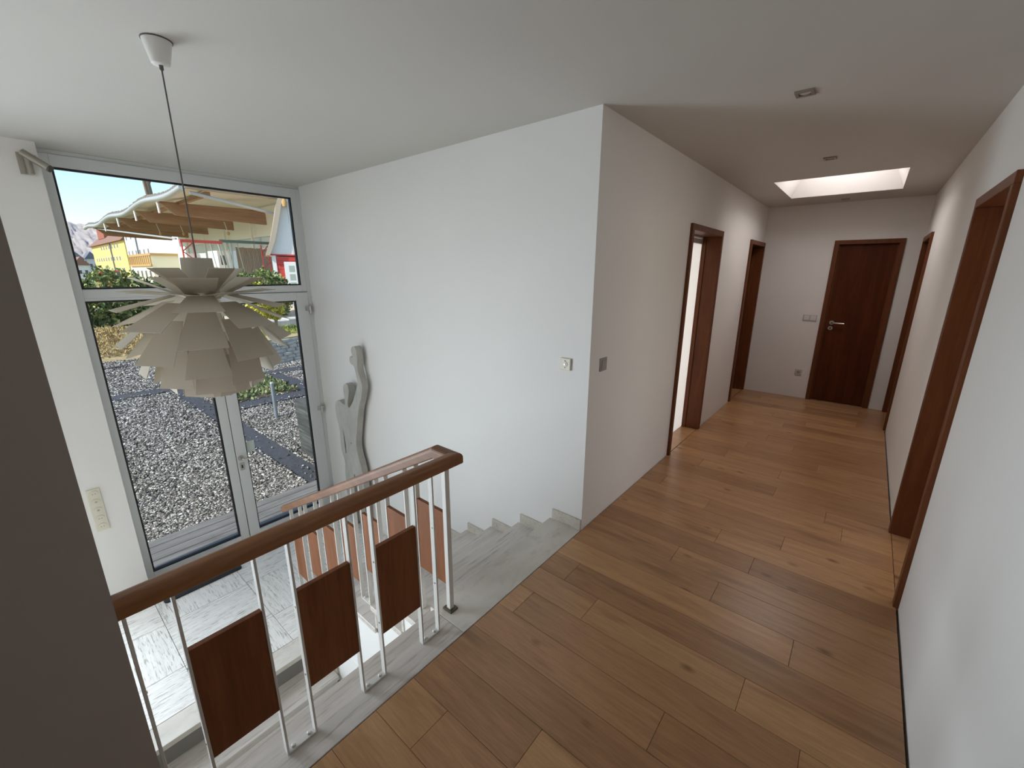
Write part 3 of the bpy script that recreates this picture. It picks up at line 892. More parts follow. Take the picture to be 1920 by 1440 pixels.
# wall spotlight near the ceiling
wl = empty('wall_lamp', (XE, -1.89, 2.35), 'small bronze wall spotlight beside the glazed front under the ceiling', 'lamp')
bx(XE, XE + 0.014, -1.932, -1.870, 2.285, 2.42).build('wall_plate', 'brushed_nickel', wl, origin=(XE, -1.9, 2.35), bevel=0.003)
MB().tube([(XE + 0.035, -1.885, 2.418), (XE + 0.045, -1.885, 2.33), (XE + 0.045, -1.885, 2.284)], 0.018, 16).build('stem_tube', 'brushed_nickel', wl)
MB().tube([(XE + 0.055, -1.905, 2.415), (XE + 0.115, -1.800, 2.325)], 0.022, 18).build('lamp_tube', 'brushed_nickel', wl)
MB().tube([(XE + 0.114, -1.802, 2.3265), (XE + 0.119, -1.793, 2.319)], 0.0225, 18).build('lamp_rim', 'dark_bronze', wl)
MB().tube([(XE + 0.05, -1.86, 2.40), (XE + 0.05, -1.842, 2.40)], 0.006, 10).build('swivel_knob', 'steel', wl)

# five-gang socket strip
gs = empty('socket_strip', (XE, -2.01, -0.205), 'cream vertical strip of five round switches and sockets on the entrance wall', 'socket')
bx(XE, XE + 0.012, -2.050, -1.970, -0.39, -0.02).build('cover_plate', 'cream_plastic', gs, origin=(XE, -2.01, -0.2), bevel=0.004)
for k in range(5):
    z = -0.06 - 0.0725 * k
    rg = MB().tube([(XE + 0.012, -2.01, z), (XE + 0.0165, -2.01, z)], 0.027, 24).build('insert_ring', 'cream_plastic', gs)
    MB().tube([(XE + 0.0165, -2.01, z), (XE + 0.0175, -2.01, z)], 0.020, 24).build('insert_face', 'cream_plastic', rg)
    if k in (1, 2):
        MB().tube([(XE + 0.0175, -2.01, z), (XE + 0.026, -2.01, z)], [0.008, 0.005], 12).build('knob', 'steel', rg)
    else:
        for dy in (-0.008, 0.008):
            MB().tube([(XE + 0.0174, -2.01 + dy, z), (XE + 0.0180, -2.01 + dy, z)], 0.0028, 8).build('pin_hole', 'black_hole', rg)

# thermostat-like dial plate on the stair wall
so2 = empty('wall_socket', (-0.166, 0, 1.109), 'cream square socket on the stair wall beside the white corner', 'socket')
bx(-0.204, -0.128, -0.013, 0, 1.071, 1.147).build('cover_plate', 'cream_plastic', so2, origin=(-0.166, 0, 1.109), bevel=0.004)
MB().tube([(-0.166, -0.013, 1.109), (-0.166, -0.016, 1.109)], 0.017, 20).build('insert_face', 'cream_plastic', so2)
MB().tube([(-0.166, -0.016, 1.109), (-0.166, -0.019, 1.109)], 0.007, 12).build('centre_screw', 'brushed_nickel', so2)
for a, b in ((0.0, 0.021), (0.0, -0.021)):
    MB().tube([(-0.166 + a, -0.0128, 1.109 + b), (-0.166 + a, -0.0138, 1.109 + b)], 0.0035, 8).build('pin_hole', 'black_hole', so2)

def frame_plate(root, P, u0, u1, z0, z1, mt, inserts):
    def blk(a0, a1, v0, v1, c0, c1, nm, m_, par, bev=0.002):
        p, q = P(a0, v0), P(a1, v1)
        return bx(p[0], q[0], p[1], q[1], c0, c1).build(nm, m_, par, origin=((p[0] + q[0]) / 2, (p[1] + q[1]) / 2, (c0 + c1) / 2), bevel=bev)
    blk(u0, u1, 0, 0.009, z0, z1, 'cover_plate', mt, root, 0.003)
    w = (u1 - u0) / inserts
    return blk, w
sw = empty('light_switch', (0, 0.164, 1.104), 'grey square light switch just past the white corner', 'switch')
blk, w = frame_plate(sw, lambda u, v: (v, u), 0.122, 0.206, 1.062, 1.146, 'grey_plastic', 1)
blk(0.135, 0.193, 0.009, 0.013, 1.075, 1.133, 'rocker', 'grey_plastic', sw)
s3 = empty('light_switch', (0.663, YF, 1.092), 'grey double light switch beside the end door', 'switch')
blk, w = frame_plate(s3, lambda u, v: (u, YF - v), 0.585, 0.741, 1.051, 1.133, 'silver_plastic', 2)
for k in range(2):
    blk(0.600 + 0.071 * k, 0.655 + 0.071 * k, 0.009, 0.012, 1.064, 1.12, 'rocker', 'white_plastic', s3)
s4 = empty('wall_socket', (0.645, YF, 0.352), 'grey square socket low on the end wall beside the door', 'socket')
blk, w = frame_plate(s4, lambda u, v: (u, YF - v), 0.605, 0.687, 0.311, 0.393, 'silver_plastic', 1)
MB().tube([(0.646, YF - 0.009, 0.352), (0.646, YF - 0.0098, 0.352)], 0.02, 20).build('socket_well', 'grey_plastic', s4)
for dx in (-0.0095, 0.0095):
    MB().tube([(0.646 + dx, YF - 0.0095, 0.352), (0.646 + dx, YF - 0.0105, 0.352)], 0.003, 8).build('pin_hole', 'black_hole', s4)

# recessed ceiling spots
for y, lab in ((0.479, 'square nickel ceiling spot in front of the skylight, farther from it'), (2.018, 'square nickel ceiling spot close in front of the skylight'), (4.36, 'square nickel ceiling spot between skylight and end door')):
    c = empty('ceiling_spot', (0.818, y, H), lab, 'ceiling light', 'recessed ceiling spots')
    m = MB()
    for b in [(-0.04, 0.04, -0.04, -0.024), (-0.04, 0.04, 0.024, 0.04), (-0.04, -0.024, -0.024, 0.024), (0.024, 0.04, -0.024, 0.024)]:
        m.box(0.818 + b[0], 0.818 + b[1], y + b[2], y + b[3], H - 0.010, H)
    m.build('frame', 'brushed_nickel', c, origin=(0.818, y, H), bevel=0.002)
    MB().tube([(0.818, y, H - 0.001), (0.818, y, H - 0.005)], 0.023, 20).build('lens', 'silver_plastic', c)

# ================================================================== garden
GZ = -1.20
struct(bx(-18.0, -3.4, -14, 24, GZ - 0.6, GZ - 0.022).build('ground', 'gravel_base'), 'flat bed of grey gravel outside the glazed front', 'ground')
struct(MB().add([(-900, -500, -2.6), (60, -500, -2.6), (60, 700, -2.6), (-900, 700, -2.6)], [(0, 1, 2, 3)]).build('ground_far', 'far_ground'), 'valley floor behind the hedge', 'ground')

dk = empty('deck', (-3.9, -0.9, GZ), 'weathered grey board deck outside the glazed door', 'deck')
for k in range(5):
    x1 = -3.545 - 0.148 * k
    MB().cham(x1 - 0.138, x1, -3.2, 1.4, GZ - 0.02, GZ + 0.055, 0.004).build('deck_board', 'deck_wood', dk, origin=(x1 - 0.07, -0.9, GZ))
bx(-4.30, -3.53, -3.2, 1.4, GZ - 0.1, GZ + 0.012).build('joist_frame', 'dark_gap', dk)

# paths
def path(name, x0, x1, y0, y1, lab, dz=0.0):
    m = MB()
    n = max(2, int(max(x1 - x0, y1 - y0) / 0.25))
    along_x = (x1 - x0) > (y1 - y0)
    A, B = [], []
    for k in range(n + 1):
        t = k / n
        if along_x:
            A.append((x0 + (x1 - x0) * t, y0 + random.uniform(-0.03, 0.03)))
            B.append((x0 + (x1 - x0) * t, y1 + random.uniform(-0.03, 0.03)))
        else:
            A.append((x0 + random.uniform(-0.04, 0.04), y0 + (y1 - y0) * t))
            B.append((x1 + random.uniform(-0.04, 0.04), y0 + (y1 - y0) * t))
    ztop = GZ + 0.014 + dz
    vs = [(*p_, ztop) for p_ in A] + [(*p_, ztop) for p_ in B] + [(*p_, GZ - 0.05) for p_ in A] + [(*p_, GZ - 0.05) for p_ in B]
    o = n + 1
    fs = []
    for k in range(n):
        fs += [(k, k + 1, o + k + 1, o + k), (k, 2 * o + k, 2 * o + k + 1, k + 1), (o + k, o + k + 1, 3 * o + k + 1, 3 * o + k)]
    m.add(vs, fs)
    return tag(m.build(name, 'asphalt', origin=((x0 + x1) / 2, (y0 + y1) / 2, GZ)), lab, 'path', None, 'structure')
PATHS = [(-12.0, -4.31, 0.04, 0.40), (-12.05, -11.55, -6.0, 6.0), (-16.28, -16.05, -6.0, 2.6), (-11.5, -8.1, 2.16, 2.62), (-9.2, -8.68, 0.42, 2.7)]
labs = ['dark asphalt garden path leading straight away from the deck', 'dark asphalt cross path through the gravel in front of the planting bed', 'thin dark edging strip at the far end of the gravel', 'dark asphalt path along the far side of the planting bed', 'dark asphalt strip between planting bed and pale gravel']
for k, (p_, l_) in enumerate(zip(PATHS, labs)):
    path('garden_path', *p_, l_, 0.001 * k)

# pebbles
def pebbles(name, pts, size, label):
    n = len(pts)
    base = np.array([(1, 0, 0), (-1, 0, 0), (0, 1, 0), (0, -1, 0), (0, 0, 1), (0, 0, -1)], float)
    tri = np.array([(0, 2, 4), (2, 1, 4), (1, 3, 4), (3, 0, 4), (2, 0, 5), (1, 2, 5), (3, 1, 5), (0, 3, 5)])
    sc = size[:, None] * np.stack([rng.uniform(0.7, 1.5, n), rng.uniform(0.6, 1.1, n), rng.uniform(0.35, 0.6, n)], 1)
    v = base[None] * sc[:, None, :]
    v += rng.normal(0, 0.16, v.shape) * size[:, None, None]
    a = rng.uniform(0, 6.283, n)
    c, s = np.cos(a), np.sin(a)
    x = v[..., 0] * c[:, None] - v[..., 1] * s[:, None]
    y = v[..., 0] * s[:, None] + v[..., 1] * c[:, None]
    tl = rng.normal(0, 0.25, n)
    z = v[..., 2] + x * tl[:, None]
    P = np.stack([x, y, z], -1) + pts[:, None, :]
    F = (tri[None] + 6 * np.arange(n)[:, None, None]).reshape(-1, 3)
    m = bpy.data.meshes.new(name)
    V = P.reshape(-1, 3)
    m.vertices.add(len(V))
    m.vertices.foreach_set('co', V.ravel())
    m.loops.add(F.size)
    m.loops.foreach_set('vertex_index', F.ravel().astype(np.int32))
    m.polygons.add(len(F))
    m.polygons.foreach_set('loop_start', np.arange(0, F.size, 3, dtype=np.int32))
    m.update(calc_edges=True)
    m.validate()
    m.materials.append(MATS['pebble'])
    o = bpy.data.objects.new(name, m)
    COL.objects.link(o)
    return tag(o, label, 'gravel', None, 'stuff')
def in_paths(x, y, pad=0.0):
    k = np.zeros(len(x), bool)
    for a, b, c, d in PATHS:
        k |= (x > a - pad) & (x < b + pad) & (y > c - pad) & (y < d + pad)
    k |= (x > -11.5) & (x < -9.25) & (y > 0.55) & (y < 2.15)
    return k
N = 110000
t = rng.uniform(0, 1, N)
x = -4.30 - 13.3 * t ** 1.55
d = 1.217 - x
y0, y1 = -2.188 + 0.012 * d + 0.02 - 0.6, -2.188 + 0.46 * d + 0.3
y = y0 + (y1 - y0) * rng.uniform(0, 1, N)
solid = ((y > 2.6) & (x < -12.85 - 0.30 * (y - 3.0))) | ((x > -5.72) & (y > 0.50)) | ((x > -11.55) & (x < -9.2) & (y > 0.5) & (y < 2.18)) | (np.hypot(x + 7.62, y - 0.955) < 0.06) | (x > -4.36)
keep = (~in_paths(x, y, -0.02) | (rng.uniform(0, 1, N) < 0.012)) & ~solid
x, y = x[keep], y[keep]
sz = rng.uniform(0.012, 0.028, len(x)) * (0.85 + 0.35 * np.clip((-x - 4) / 10, 0, 1.2))
pebbles('gravel', np.stack([x, y, GZ - 0.012 + rng.uniform(0, 0.014, len(x)) + np.where(in_paths(x, y, 0), 0.034, 0)], 1), sz, 'loose grey and white gravel covering the yard outside the glass')

# leaf clouds
def leaf_cloud(name, mtl, pts, size, label=None, cat=None, parent=None, up=0.3, aspect=0.55, kind=None):
    n = len(pts)
    d1 = rng.normal(0, 1, (n, 3)); d1[:, 2] += up
    d1 /= np.linalg.norm(d1, axis=1)[:, None]
    d2 = np.cross(d1, rng.normal(0, 1, (n, 3)))
    d2 /= np.linalg.norm(d2, axis=1)[:, None]
    s = (size * rng.uniform(0.6, 1.4, n))[:, None]
    q = np.stack([pts, pts + d1 * s * 0.5 + d2 * s * aspect * 0.5, pts + d1 * s, pts + d1 * s * 0.5 - d2 * s * aspect * 0.5], 1).reshape(-1, 3)
    F = np.arange(4 * n).reshape(-1, 4)
    m = bpy.data.meshes.new(name)
    m.from_pydata(q.tolist(), [], F.tolist())
    m.materials.append(MATS[mtl])
    o = bpy.data.objects.new(name, m)
    COL.objects.link(o)
    if parent is not None:
        set_parent(o, parent)
    if label:
        tag(o, label, cat, None, kind)
    return o
def blob_pts(n, c, r, bumps=6):
    u = rng.normal(0, 1, (n, 3)); u /= np.linalg.norm(u, axis=1)[:, None]
    amp = 1 + 0.10 * np.sin(bumps * u[:, 0] + 1.3) * np.cos(bumps * u[:, 1]) + 0.08 * np.sin(2.3 * bumps * u[:, 2] + u[:, 0] * 5)
    rad = rng.uniform(0.72, 1.0, n) ** 0.6
    return np.array(c)[None] + u * np.array(r)[None] * (amp * rad)[:, None]

def shrub(name, lab, blobs, leaf_mat, n, size, cat='hedge', base=None):
    root = empty(name, base, lab, cat)
    P = []
    tot = sum(r[0] * r[2] for c, r in blobs)
    for c, r in blobs:
        P.append(blob_pts(int(n * r[0] * r[2] / tot), c, r))
    P = np.concatenate(P)
    P = P[P[:, 2] > base[2]]
    leaf_cloud('foliage', leaf_mat, P, size, parent=root)
    m = MB()
    for c, r in blobs:
        m.tube([(c[0], c[1], base[2] - 0.1), (c[0] + 0.1, c[1], c[2]), (c[0] - 0.1, c[1] + 0.1, c[2] + r[2] * 0.6)], [0.06, 0.04, 0.02], 7)
    m.build('stem', 'bark', root)
    return root

# left bank of dry grass with hedge
bank = MB()
ny, nx = 40, 14
px = [-17.35, -17.6, -18.0, -18.1, -18.4, -18.8, -19.2, -19.5, -19.9, -20.6, -23, -26, -28, -34]
pz = [GZ - 0.03, GZ + 0.02, GZ + 0.03, -1.10, -0.92, -0.72, -0.52, -0.40, -0.34, -0.34, -0.4, -0.5, -0.8, -2.7]
vs, fs = [], []
for a in range(nx):
    for b in range(ny + 1):
        yy = -14 + 17.0 * b / ny
        vs.append((px[a] + random.uniform(-0.05, 0.05), yy, pz[a] + (random.uniform(-0.04, 0.04) if 3 < a < 12 else 0)))
for a in range(nx - 1):
    for b in range(ny):
        fs.append((a * (ny + 1) + b, (a + 1) * (ny + 1) + b, (a + 1) * (ny + 1) + b + 1, a * (ny + 1) + b + 1))
bk = struct(bank.add(vs, fs, True).build('bank', 'bank_soil'), 'low grassy bank rising to the green hedge', 'bank')
n = 9000
gx = rng.uniform(-19.7, -18.05, n); gy = rng.uniform(-2.6, 2.9, n)
gz = np.interp(-gx, [-q for q in px][:10], pz[:10])
o = leaf_cloud('dry_grass', 'dry_grass', np.stack([gx, gy, gz - 0.03], 1), 0.16, 'dry yellow grass growing on the bank below the hedge', 'grass', up=1.0, aspect=0.18, kind='stuff')
shrub('hedge', 'dense green hedge on top of the dry grass bank', [((-20.7, yy, 0.42 + 0.1 * math.sin(yy * 3)), (0.85, 0.85, 1.05 + 0.15 * math.sin(yy * 2.1))) for yy in np.arange(-2.6, 3.4, 0.75)], 'hedge_leaf', 15000, 0.16, base=(-20.7, 0.3, -0.36))

# right terrace, dry stone wall, grass
tw = empty('garden_wall', (-13.5, 4.0, GZ), 'rough dry-stone retaining wall beside the gravel', 'wall')
for row in range(7):
    y = 2.75 + (0.13 if row % 2 else 0)
    while y < 6.8:
        L = random.uniform(0.22, 0.42)
        xx = -13.05 - 0.30 * (y - 3.0) - 0.03 * row
        hh = 0.105
        m = MB().cham(-0.18, random.uniform(0.0, 0.05), 0.006, L - 0.006, 0, hh - 0.008, 0.018)
        o = m.build('stone', 'wall_stone', tw, loc=(xx, y, GZ - 0.03 + row * hh))
        o.rotation_euler = (0, 0, R_(16.7))
        y += L
fillb = MB().prism([(-13.2, 2.85), (-14.5, 7.2), (-30, 14), (-30, 2.6), (-13.4, 2.6)], lambda a, b, d: (a, b, d), GZ - 0.3, -0.47)
struct(fillb.build('terrace', 'bank_soil'), 'raised lawn terrace behind the dry-stone wall', 'ground')
n = 5000
gx = rng.uniform(-16.2, -14.35, n); gy = rng.uniform(2.7, 6.0, n)
k = gx < -14.3
leaf_cloud('green_grass', 'green_grass', np.stack([gx[k], gy[k], np.full(k.sum(), -0.49)], 1), 0.14, 'yellow-green grass on the terrace above the dry-stone wall', 'grass', up=1.1, aspect=0.2, kind='stuff')
low = empty('stone_kerb', (-16.6, 5.0, -0.47), 'low pale stone kerb across the raised lawn', 'wall')
for k in range(7):
    MB().cham(-0.35, 0.35, 0.01, 0.69, 0, 0.26 + 0.04 * (k % 2), 0.03).build('kerb_stone', 'pale_stone', low, loc=(-16.6 - 0.1 * k, 3.0 + 0.7 * k, -0.475))
rise = MB().add([(-17.0, 2.6, -0.46), (-17.0, 9, -0.46), (-19.9, 10, 0.12), (-19.9, 2.6, 0.12), (-30, 2.6, 0.1), (-30, 16, 0.1)], [(0, 1, 2, 3), (3, 2, 5, 4)])
struct(rise.build('slope', 'ledge_soil'), 'pale stony slope rising to the red house', 'ground')
shrub('bush', 'grey-green bush in front of the red house', [((-18.2, 5.0, 0.80), (0.6, 0.55, 0.9)), ((-18.4, 5.6, 0.65), (0.55, 0.5, 0.85)), ((-18.5, 4.35, 0.65), (0.55, 0.55, 0.95))], 'hedge_leaf', 4500, 0.14, 'bush', (-18.3, 5.0, -0.2))
shrub('yellow_bush', 'yellow flowering bush beside the grey-green bush', [((-15.5, 3.75, 0.60), (0.35, 0.42, 0.62)), ((-15.5, 4.2, 0.40), (0.3, 0.3, 0.5))], 'yellow_leaf', 1800, 0.11, 'bush', (-15.9, 3.8, -0.4))

# planting bed
struct(bx(-11.5, -9.25, 0.55, 2.13, GZ - 0.1, GZ + 0.035).build('planting_bed', 'soil', origin=(-10.4, 1.35, GZ)), 'soil bed between the asphalt paths', 'bed')
n = 2300
gx = rng.uniform(-11.45, -9.3, n); gy = rng.uniform(0.6, 2.1, n)
leaf_cloud('ground_cover', 'bed_leaf', np.stack([gx, gy, GZ + 0.03 + rng.uniform(0, 0.05, n)], 1), 0.12, 'low leafy ground cover growing in the soil bed', 'plants', up=0.9, aspect=0.4, kind='stuff')
bl = empty('bollard', (-7.62, 0.955, GZ), 'slim grey bollard standing in pale gravel', 'bollard')
MB().lathe([(0.033, -0.05), (0.033, 0.68), (0.030, 0.70)], 16, (-7.62, 0.955, GZ)).build('post', 'bollard_grey', bl)
MB().lathe([(0.034, 0.70), (0.034, 0.725), (0.026, 0.735)], 16, (-7.62, 0.955, GZ)).build('cap', 'zinc', bl)
cb = MB()
for k in range(7):
    z0 = GZ - 0.05 + k * 0.132
    e = random.uniform(-0.006, 0.006)
    cb.box(-5.62 + e, -4.42, 0.54 + e, 1.6, z0, z0 + 0.129)
cb.box(-5.61, -4.43, 0.55, 1.59, GZ - 0.05, GZ + 0.87)
tag(cb.build('concrete_block', 'board_concrete', origin=(-5.0, 1.0, GZ)), 'dark board-marked concrete block beside the deck', 'block')

# ------------------------------------------------------------------ open timber hall
YG, ZG = 3.775, 5.0
barn = empty('timber_hall', (-36, 9, -0.4), 'open timber hall with deep beams and sagging zinc gutter', 'building')
bxs = [-26.65, -31.99, -37.27, -42.3, -47.3]
rf = MB()
ng = 60
def zwav(x):
    return 0.10 * math.sin(x * 0.75) + 0.06 * math.sin(x * 1.9 + 1)
pts = []
for k in range(ng + 1):
    xx = -22.0 - 29.6 * k / ng
    pts.append((xx, YG - 0.05, ZG + 0.12 + 0.10 * math.sin((xx + 22) * 0.62)))
MB().tube(pts, 0.13, 10).build('gutter', 'zinc', barn)
def slab(z_off, th):
    v = []
    for k in range(ng + 1):
        xx = -22.0 - 29.6 * k / ng
        w = 0.10 * math.sin((xx + 22) * 0.62)
        v += [(xx, YG, ZG + 0.15 + w + z_off), (xx, 12.0, 6.0 + z_off), (xx, YG, ZG + 0.15 + w + z_off + th), (xx, 12.0, 6.0 + z_off + th)]
    f = []
    for k in range(ng):
        a, b = 4 * k, 4 * (k + 1)
        f += [(a, a + 1, b + 1, b), (a + 2, b + 2, b + 3, a + 3), (a, b, b + 2, a + 2), (a + 1, a + 3, b + 3, b + 1)]
    f += [(0, 2, 3, 1), (4 * ng, 4 * ng + 1, 4 * ng + 3, 4 * ng + 2)]
    return MB().add(v, f)
slab(0.0, 0.06).build('roof_deck', 'roof_underside', barn)
tl = MB()
for k in range(74):
    x0 = -22.0 - 0.4 * k
    w = 0.10 * math.sin((x0 + 22) * 0.62)
    tl.box(x0 - 0.36, x0, YG - 0.02, YG + 0.35, ZG + 0.22 + w, ZG + 0.36 + w + random.uniform(0, 0.05))
tl.build('roof_tiles', 'roof_tile', barn)
slab(0.07, 0.12).build('roof_covering', 'roof_tile', barn)
fasc = bx(-22.06, -21.9, YG, 9.2, 5.08, 5.34).build('fascia', 'verge_board', barn, bevel=0.01)
bx(-21.9, -21.84, YG + 0.1, 9.2, 5.16, 5.20).build('fascia_batten', 'roof_tile', fasc)
for k, xx in enumerate(bxs):
    poly = [(YG + 0.05, 4.95), (4.4, 4.42), (8.7, 4.29), (8.7, 4.86), (8.6, 5.05), (YG + 0.05, 5.0)]
    MB().prism(poly, lambda a, b, d: (d, a, b), xx - 0.11, xx + 0.11).build('beam', 'barn_wood', barn, origin=(xx, 6, 4.6))
    if k < 4:
        MB().tube([(xx, YG, 4.45), (xx, YG - 0.02, 5.05)], 0.05, 8).build('gutter_bracket', 'house_white', barn)
    bx(xx - 0.07, xx + 0.07, 9.7, 9.84, -0.4, 5.5).build('post', 'house_white', barn)
bx(-51, -22.2, 4.6, 4.78, 4.92, 5.08).build('purlin', 'barn_wood', barn)
MB().tube([(-49, YG + 0.2, 5.05), (-25.5, YG + 0.2, 3.2)], 0.05, 8).build('drain_pipe', 'zinc', barn)
MB().tube([(-22.0, 3.95, 4.93), (-22.0, 7.4, 4.40)], 0.07, 8).build('brace', 'zinc', barn)
back = MB()
for k in range(60):
    x0 = -23 - 0.45 * k
    back.add([(x0, 10.2, 3.2), (x0 - 0.225, 10.32, 3.2), (x0 - 0.225, 10.32, 3.95), (x0, 10.2, 3.95)], [(0, 1, 2, 3)])
    back.add([(x0 - 0.225, 10.32, 3.2), (x0 - 0.45, 10.2, 3.2), (x0 - 0.45, 10.2, 3.95), (x0 - 0.225, 10.32, 3.95)], [(0, 1, 2, 3)])
back.build('corrugated_sheet', 'zinc', barn)
bx(-51, -22.6, 10.02, 10.1, 3.92, 5.7).build('back_wall', 'house_white', barn)
for k in range(24):
    yy = 8.0 + 0.1 * k
    bx(-30.05, -30, yy, yy + 0.085, -0.4, 3.1 + random.uniform(-0.05, 0.05)).build('wall_slat', 'grey_wood', barn, origin=(-30, yy, 0))
for yy, xx, zz in ((5.6, -36, 4.6), (6.4, -34, 4.55), (7.4, -29, 4.4)):
    MB().tube([(xx, yy - 0.12, zz + 0.1), (xx, yy, zz - 0.5)], 0.025, 6).build('hoist_chain', 'zinc', barn)
    MB().lathe([(0.05, 0), (0.09, -0.08), (0.05, -0.2)], 8, (xx, yy, zz - 0.45)).build('hoist_block', 'ochre_timber', barn)

# gantry steelwork under the hall
def lattice(root, x, y0, y1, z0, z1, mtl, nz=5, r=0.035):
    for yy in (y0, y1):
        MB().tube([(x, yy, z0), (x, yy, z1)], r, 6).build('lattice_post', mtl, root)
    for k in range(nz):
        a, b = z0 + (z1 - z0) * k / nz, z0 + (z1 - z0) * (k + 1) / nz
        MB().tube([(x, y0 if k % 2 else y1, a), (x, y1 if k % 2 else y0, b)], r * 0.7, 6).build('lattice_brace', mtl, root)
g1 = empty('gantry', (-24, 4.4, -0.4), 'red steel gantry with lattice legs under the timber hall roof', 'crane')
bx(-24.1, -23.9, 3.75, 5.45, 2.97, 3.10).build('girder', 'crane_red', g1)
lattice(g1, -24, 3.8, 4.25, -0.3, 2.97, 'crane_red', 8)
lattice(g1, -24, 7.25, 7.6, -0.3, 3.0, 'crane_red', 8)
g2 = empty('gantry', (-24.2, 6.5, -0.4), 'dark green gantry girder with pale rigging under the timber hall', 'crane')
bx(-24.3, -24.1, 5.40, 7.75, 3.06, 3.19).build('girder', 'crane_green', g2)
for a, b in ((5.35, 5.75), (5.5, 5.9), (5.95, 5.72), (5.75, 6.05)):
    MB().tube([(-24.2, a, 3.1), (-24.2, b, -0.3)], 0.04, 6).build('rigging_leg', 'rig_white', g2)
for yy in (6.2, 5.0):
    MB().tube([(-24.2, yy, 3.1), (-24.2, yy + 0.15, 1.6)], 0.02, 6).build('rigging_rope', 'rig_white', g2)
for yy, w, h_, lab in ((4.55, 0.55, 2.55, 'white site cabin with dark window under the hall beside the red lattice'), (5.95, 0.5, 2.75, 'white panel leaning upright under the dark green girder')):
    cb2 = empty('site_cabin', (-27, yy, -0.4), lab, 'cabin')
    bx(-28.2, -26.6, yy, yy + w * 1.1, -0.4, h_).build('cabin_body', 'house_white', cb2)
    bx(-26.6, -26.57, yy + 0.12, yy + 0.38, h_ - 0.75, h_ - 0.25).build('cabin_window', 'window_dark', cb2)

# ------------------------------------------------------------------ red and white gable house
rh = empty('red_house', (-20.0, 6.1, 0.1), 'small red boarded house with white gable and flared roof edge', 'house')
yc = 8.5
for k in range(12):
    z0 = 0.1 + 0.185 * k
    bx(-21.6, -20.0 + 0.012 * (k % 2), 6.30, 10.7, z0, z0 + 0.178).build('board', 'red_paint', rh, origin=(-22, yc, z0))
bx(-20.04, -19.96, 6.14, 6.30, 0.1, 2.36).build('corner_post', 'house_white', rh)
gp = [(6.05, 2.36), (6.35, 3.0), (6.55, 3.7), (6.75, 4.5), (7.1, 5.4), (8.5, 7.9), (9.9, 5.4), (10.25, 4.5), (10.45, 3.7), (10.65, 3.0), (10.95, 2.36)]
MB().prism(gp, lambda a, b, d: (d, a, b), -21.6, -20.0).build('gable', 'house_white', rh)
bx(-20.0, -19.95, 6.1, 10.9, 2.36, 2.42).build('trim_board', 'red_paint', rh)
vo = [(5.90, 2.36), (6.18, 3.05), (6.38, 3.75), (6.58, 4.55), (6.95, 5.5), (8.5, 8.2)]
vi = [(6.08, 2.36), (6.36, 3.0), (6.56, 3.7), (6.78, 4.5), (7.13, 5.4), (8.5, 7.9)]
for s in (1, -1):
    q = [(yc + s * (a - yc), b) for a, b in vo] + [(yc + s * (a - yc), b) for a, b in vi[::-1]]
    MB().prism(q, lambda a, b, d: (d, a, b), -21.7, -19.75).build('roof_verge', 'verge_board', rh)
dr = bx(-20.0, -19.93, 6.60, 7.55, 0.1, 2.09).build('white_door', 'house_white', rh)
for a in range(2):
    for b in range(4):
        bx(-19.94, -19.925, 6.78 + 0.36 * a, 7.02 + 0.36 * a, 0.5 + 0.38 * b, 0.78 + 0.38 * b).build('door_light', 'rig_white', dr)
MB().tube([(-19.9, 7.0, 4.9), (-19.9, 7.05, 2.4)], 0.012, 6).build('cable', 'zinc', rh)
MB().lathe([(0.09, 0), (0.12, 0.2), (0.03, 0.35)], 10, (-19.75, 6.92, 4.45)).build('lantern', 'ochre_timber', rh)

rh.rotation_euler.z = R_(-20)
# ------------------------------------------------------------------ village
YB = 15.7
yb = empty('yellow_house', (-134, YB, -2.6), 'long yellow house with red roof and rows of small windows', 'building')
bx(-155, -113, YB, YB + 5.6, -2.6, 7.55).build('wall', 'render_yellow', yb)
MB().prism([(YB - 0.6, 7.5), (YB + 6.2, 7.5), (YB + 2.8, 10.8)], lambda a, b, d: (d, a, b), -156, -112.7).build('roof', 'roof_brown', yb)
bx(-150, -141, YB + 1, YB + 4.6, 9.2, 12.2).build('roof_turret', 'roof_red', yb)
def windows(root, xs, z0, z1, y, wd):
    for xx in xs:
        w_ = bx(xx - wd, xx + wd, y - 0.08, y, z0, z1).build('window', 'house_white', root, origin=(xx, y, z0))
        bx(xx - wd * 0.75, xx + wd * 0.75, y - 0.11, y - 0.08, z0 + 0.1, z1 - 0.1).build('pane', 'window_dark', w_, origin=(xx, y, z0))
windows(yb, np.linspace(-140, -120, 7), 6.2, 7.2, YB, 0.55)
windows(yb, np.linspace(-150, -120, 10), 3.7, 4.7, YB, 0.55)
windows(yb, np.linspace(-150, -118, 8), 0.9, 2.4, YB, 0.7)
MB().tube([(-128, YB - 0.15, -2), (-128, YB - 0.15, 7.4)], 0.12, 6).build('downpipe', 'roof_slate', yb)
wb = empty('white_house', (-90, YB, -2.6), 'large bright white house beside the yellow house', 'building')
bx(-111.9, -56, YB, YB + 5.6, -2.6, 10.2).build('wall', 'house_white', wb)
MB().prism([(YB - 0.6, 10.1), (YB + 6.2, 10.1), (YB + 2.8, 12.6)], lambda a, b, d: (d, a, b), -112.2, -55.5).build('roof', 'roof_brown', wb)
windows(wb, [-109.7, -105.7, -98], 7.2, 8.2, YB, 0.5)
windows(wb, np.linspace(-109.8, -94, 6), 4.4, 5.4, YB, 0.5)
MB().tube([(-101.5, YB - 0.15, -2), (-101.5, YB - 0.15, 10)], 0.12, 6).build('downpipe', 'roof_slate', wb)
ob = empty('timber_balcony', (-81, 12.5, -2.6), 'ochre half-timbered balcony house in front of the white house', 'building')
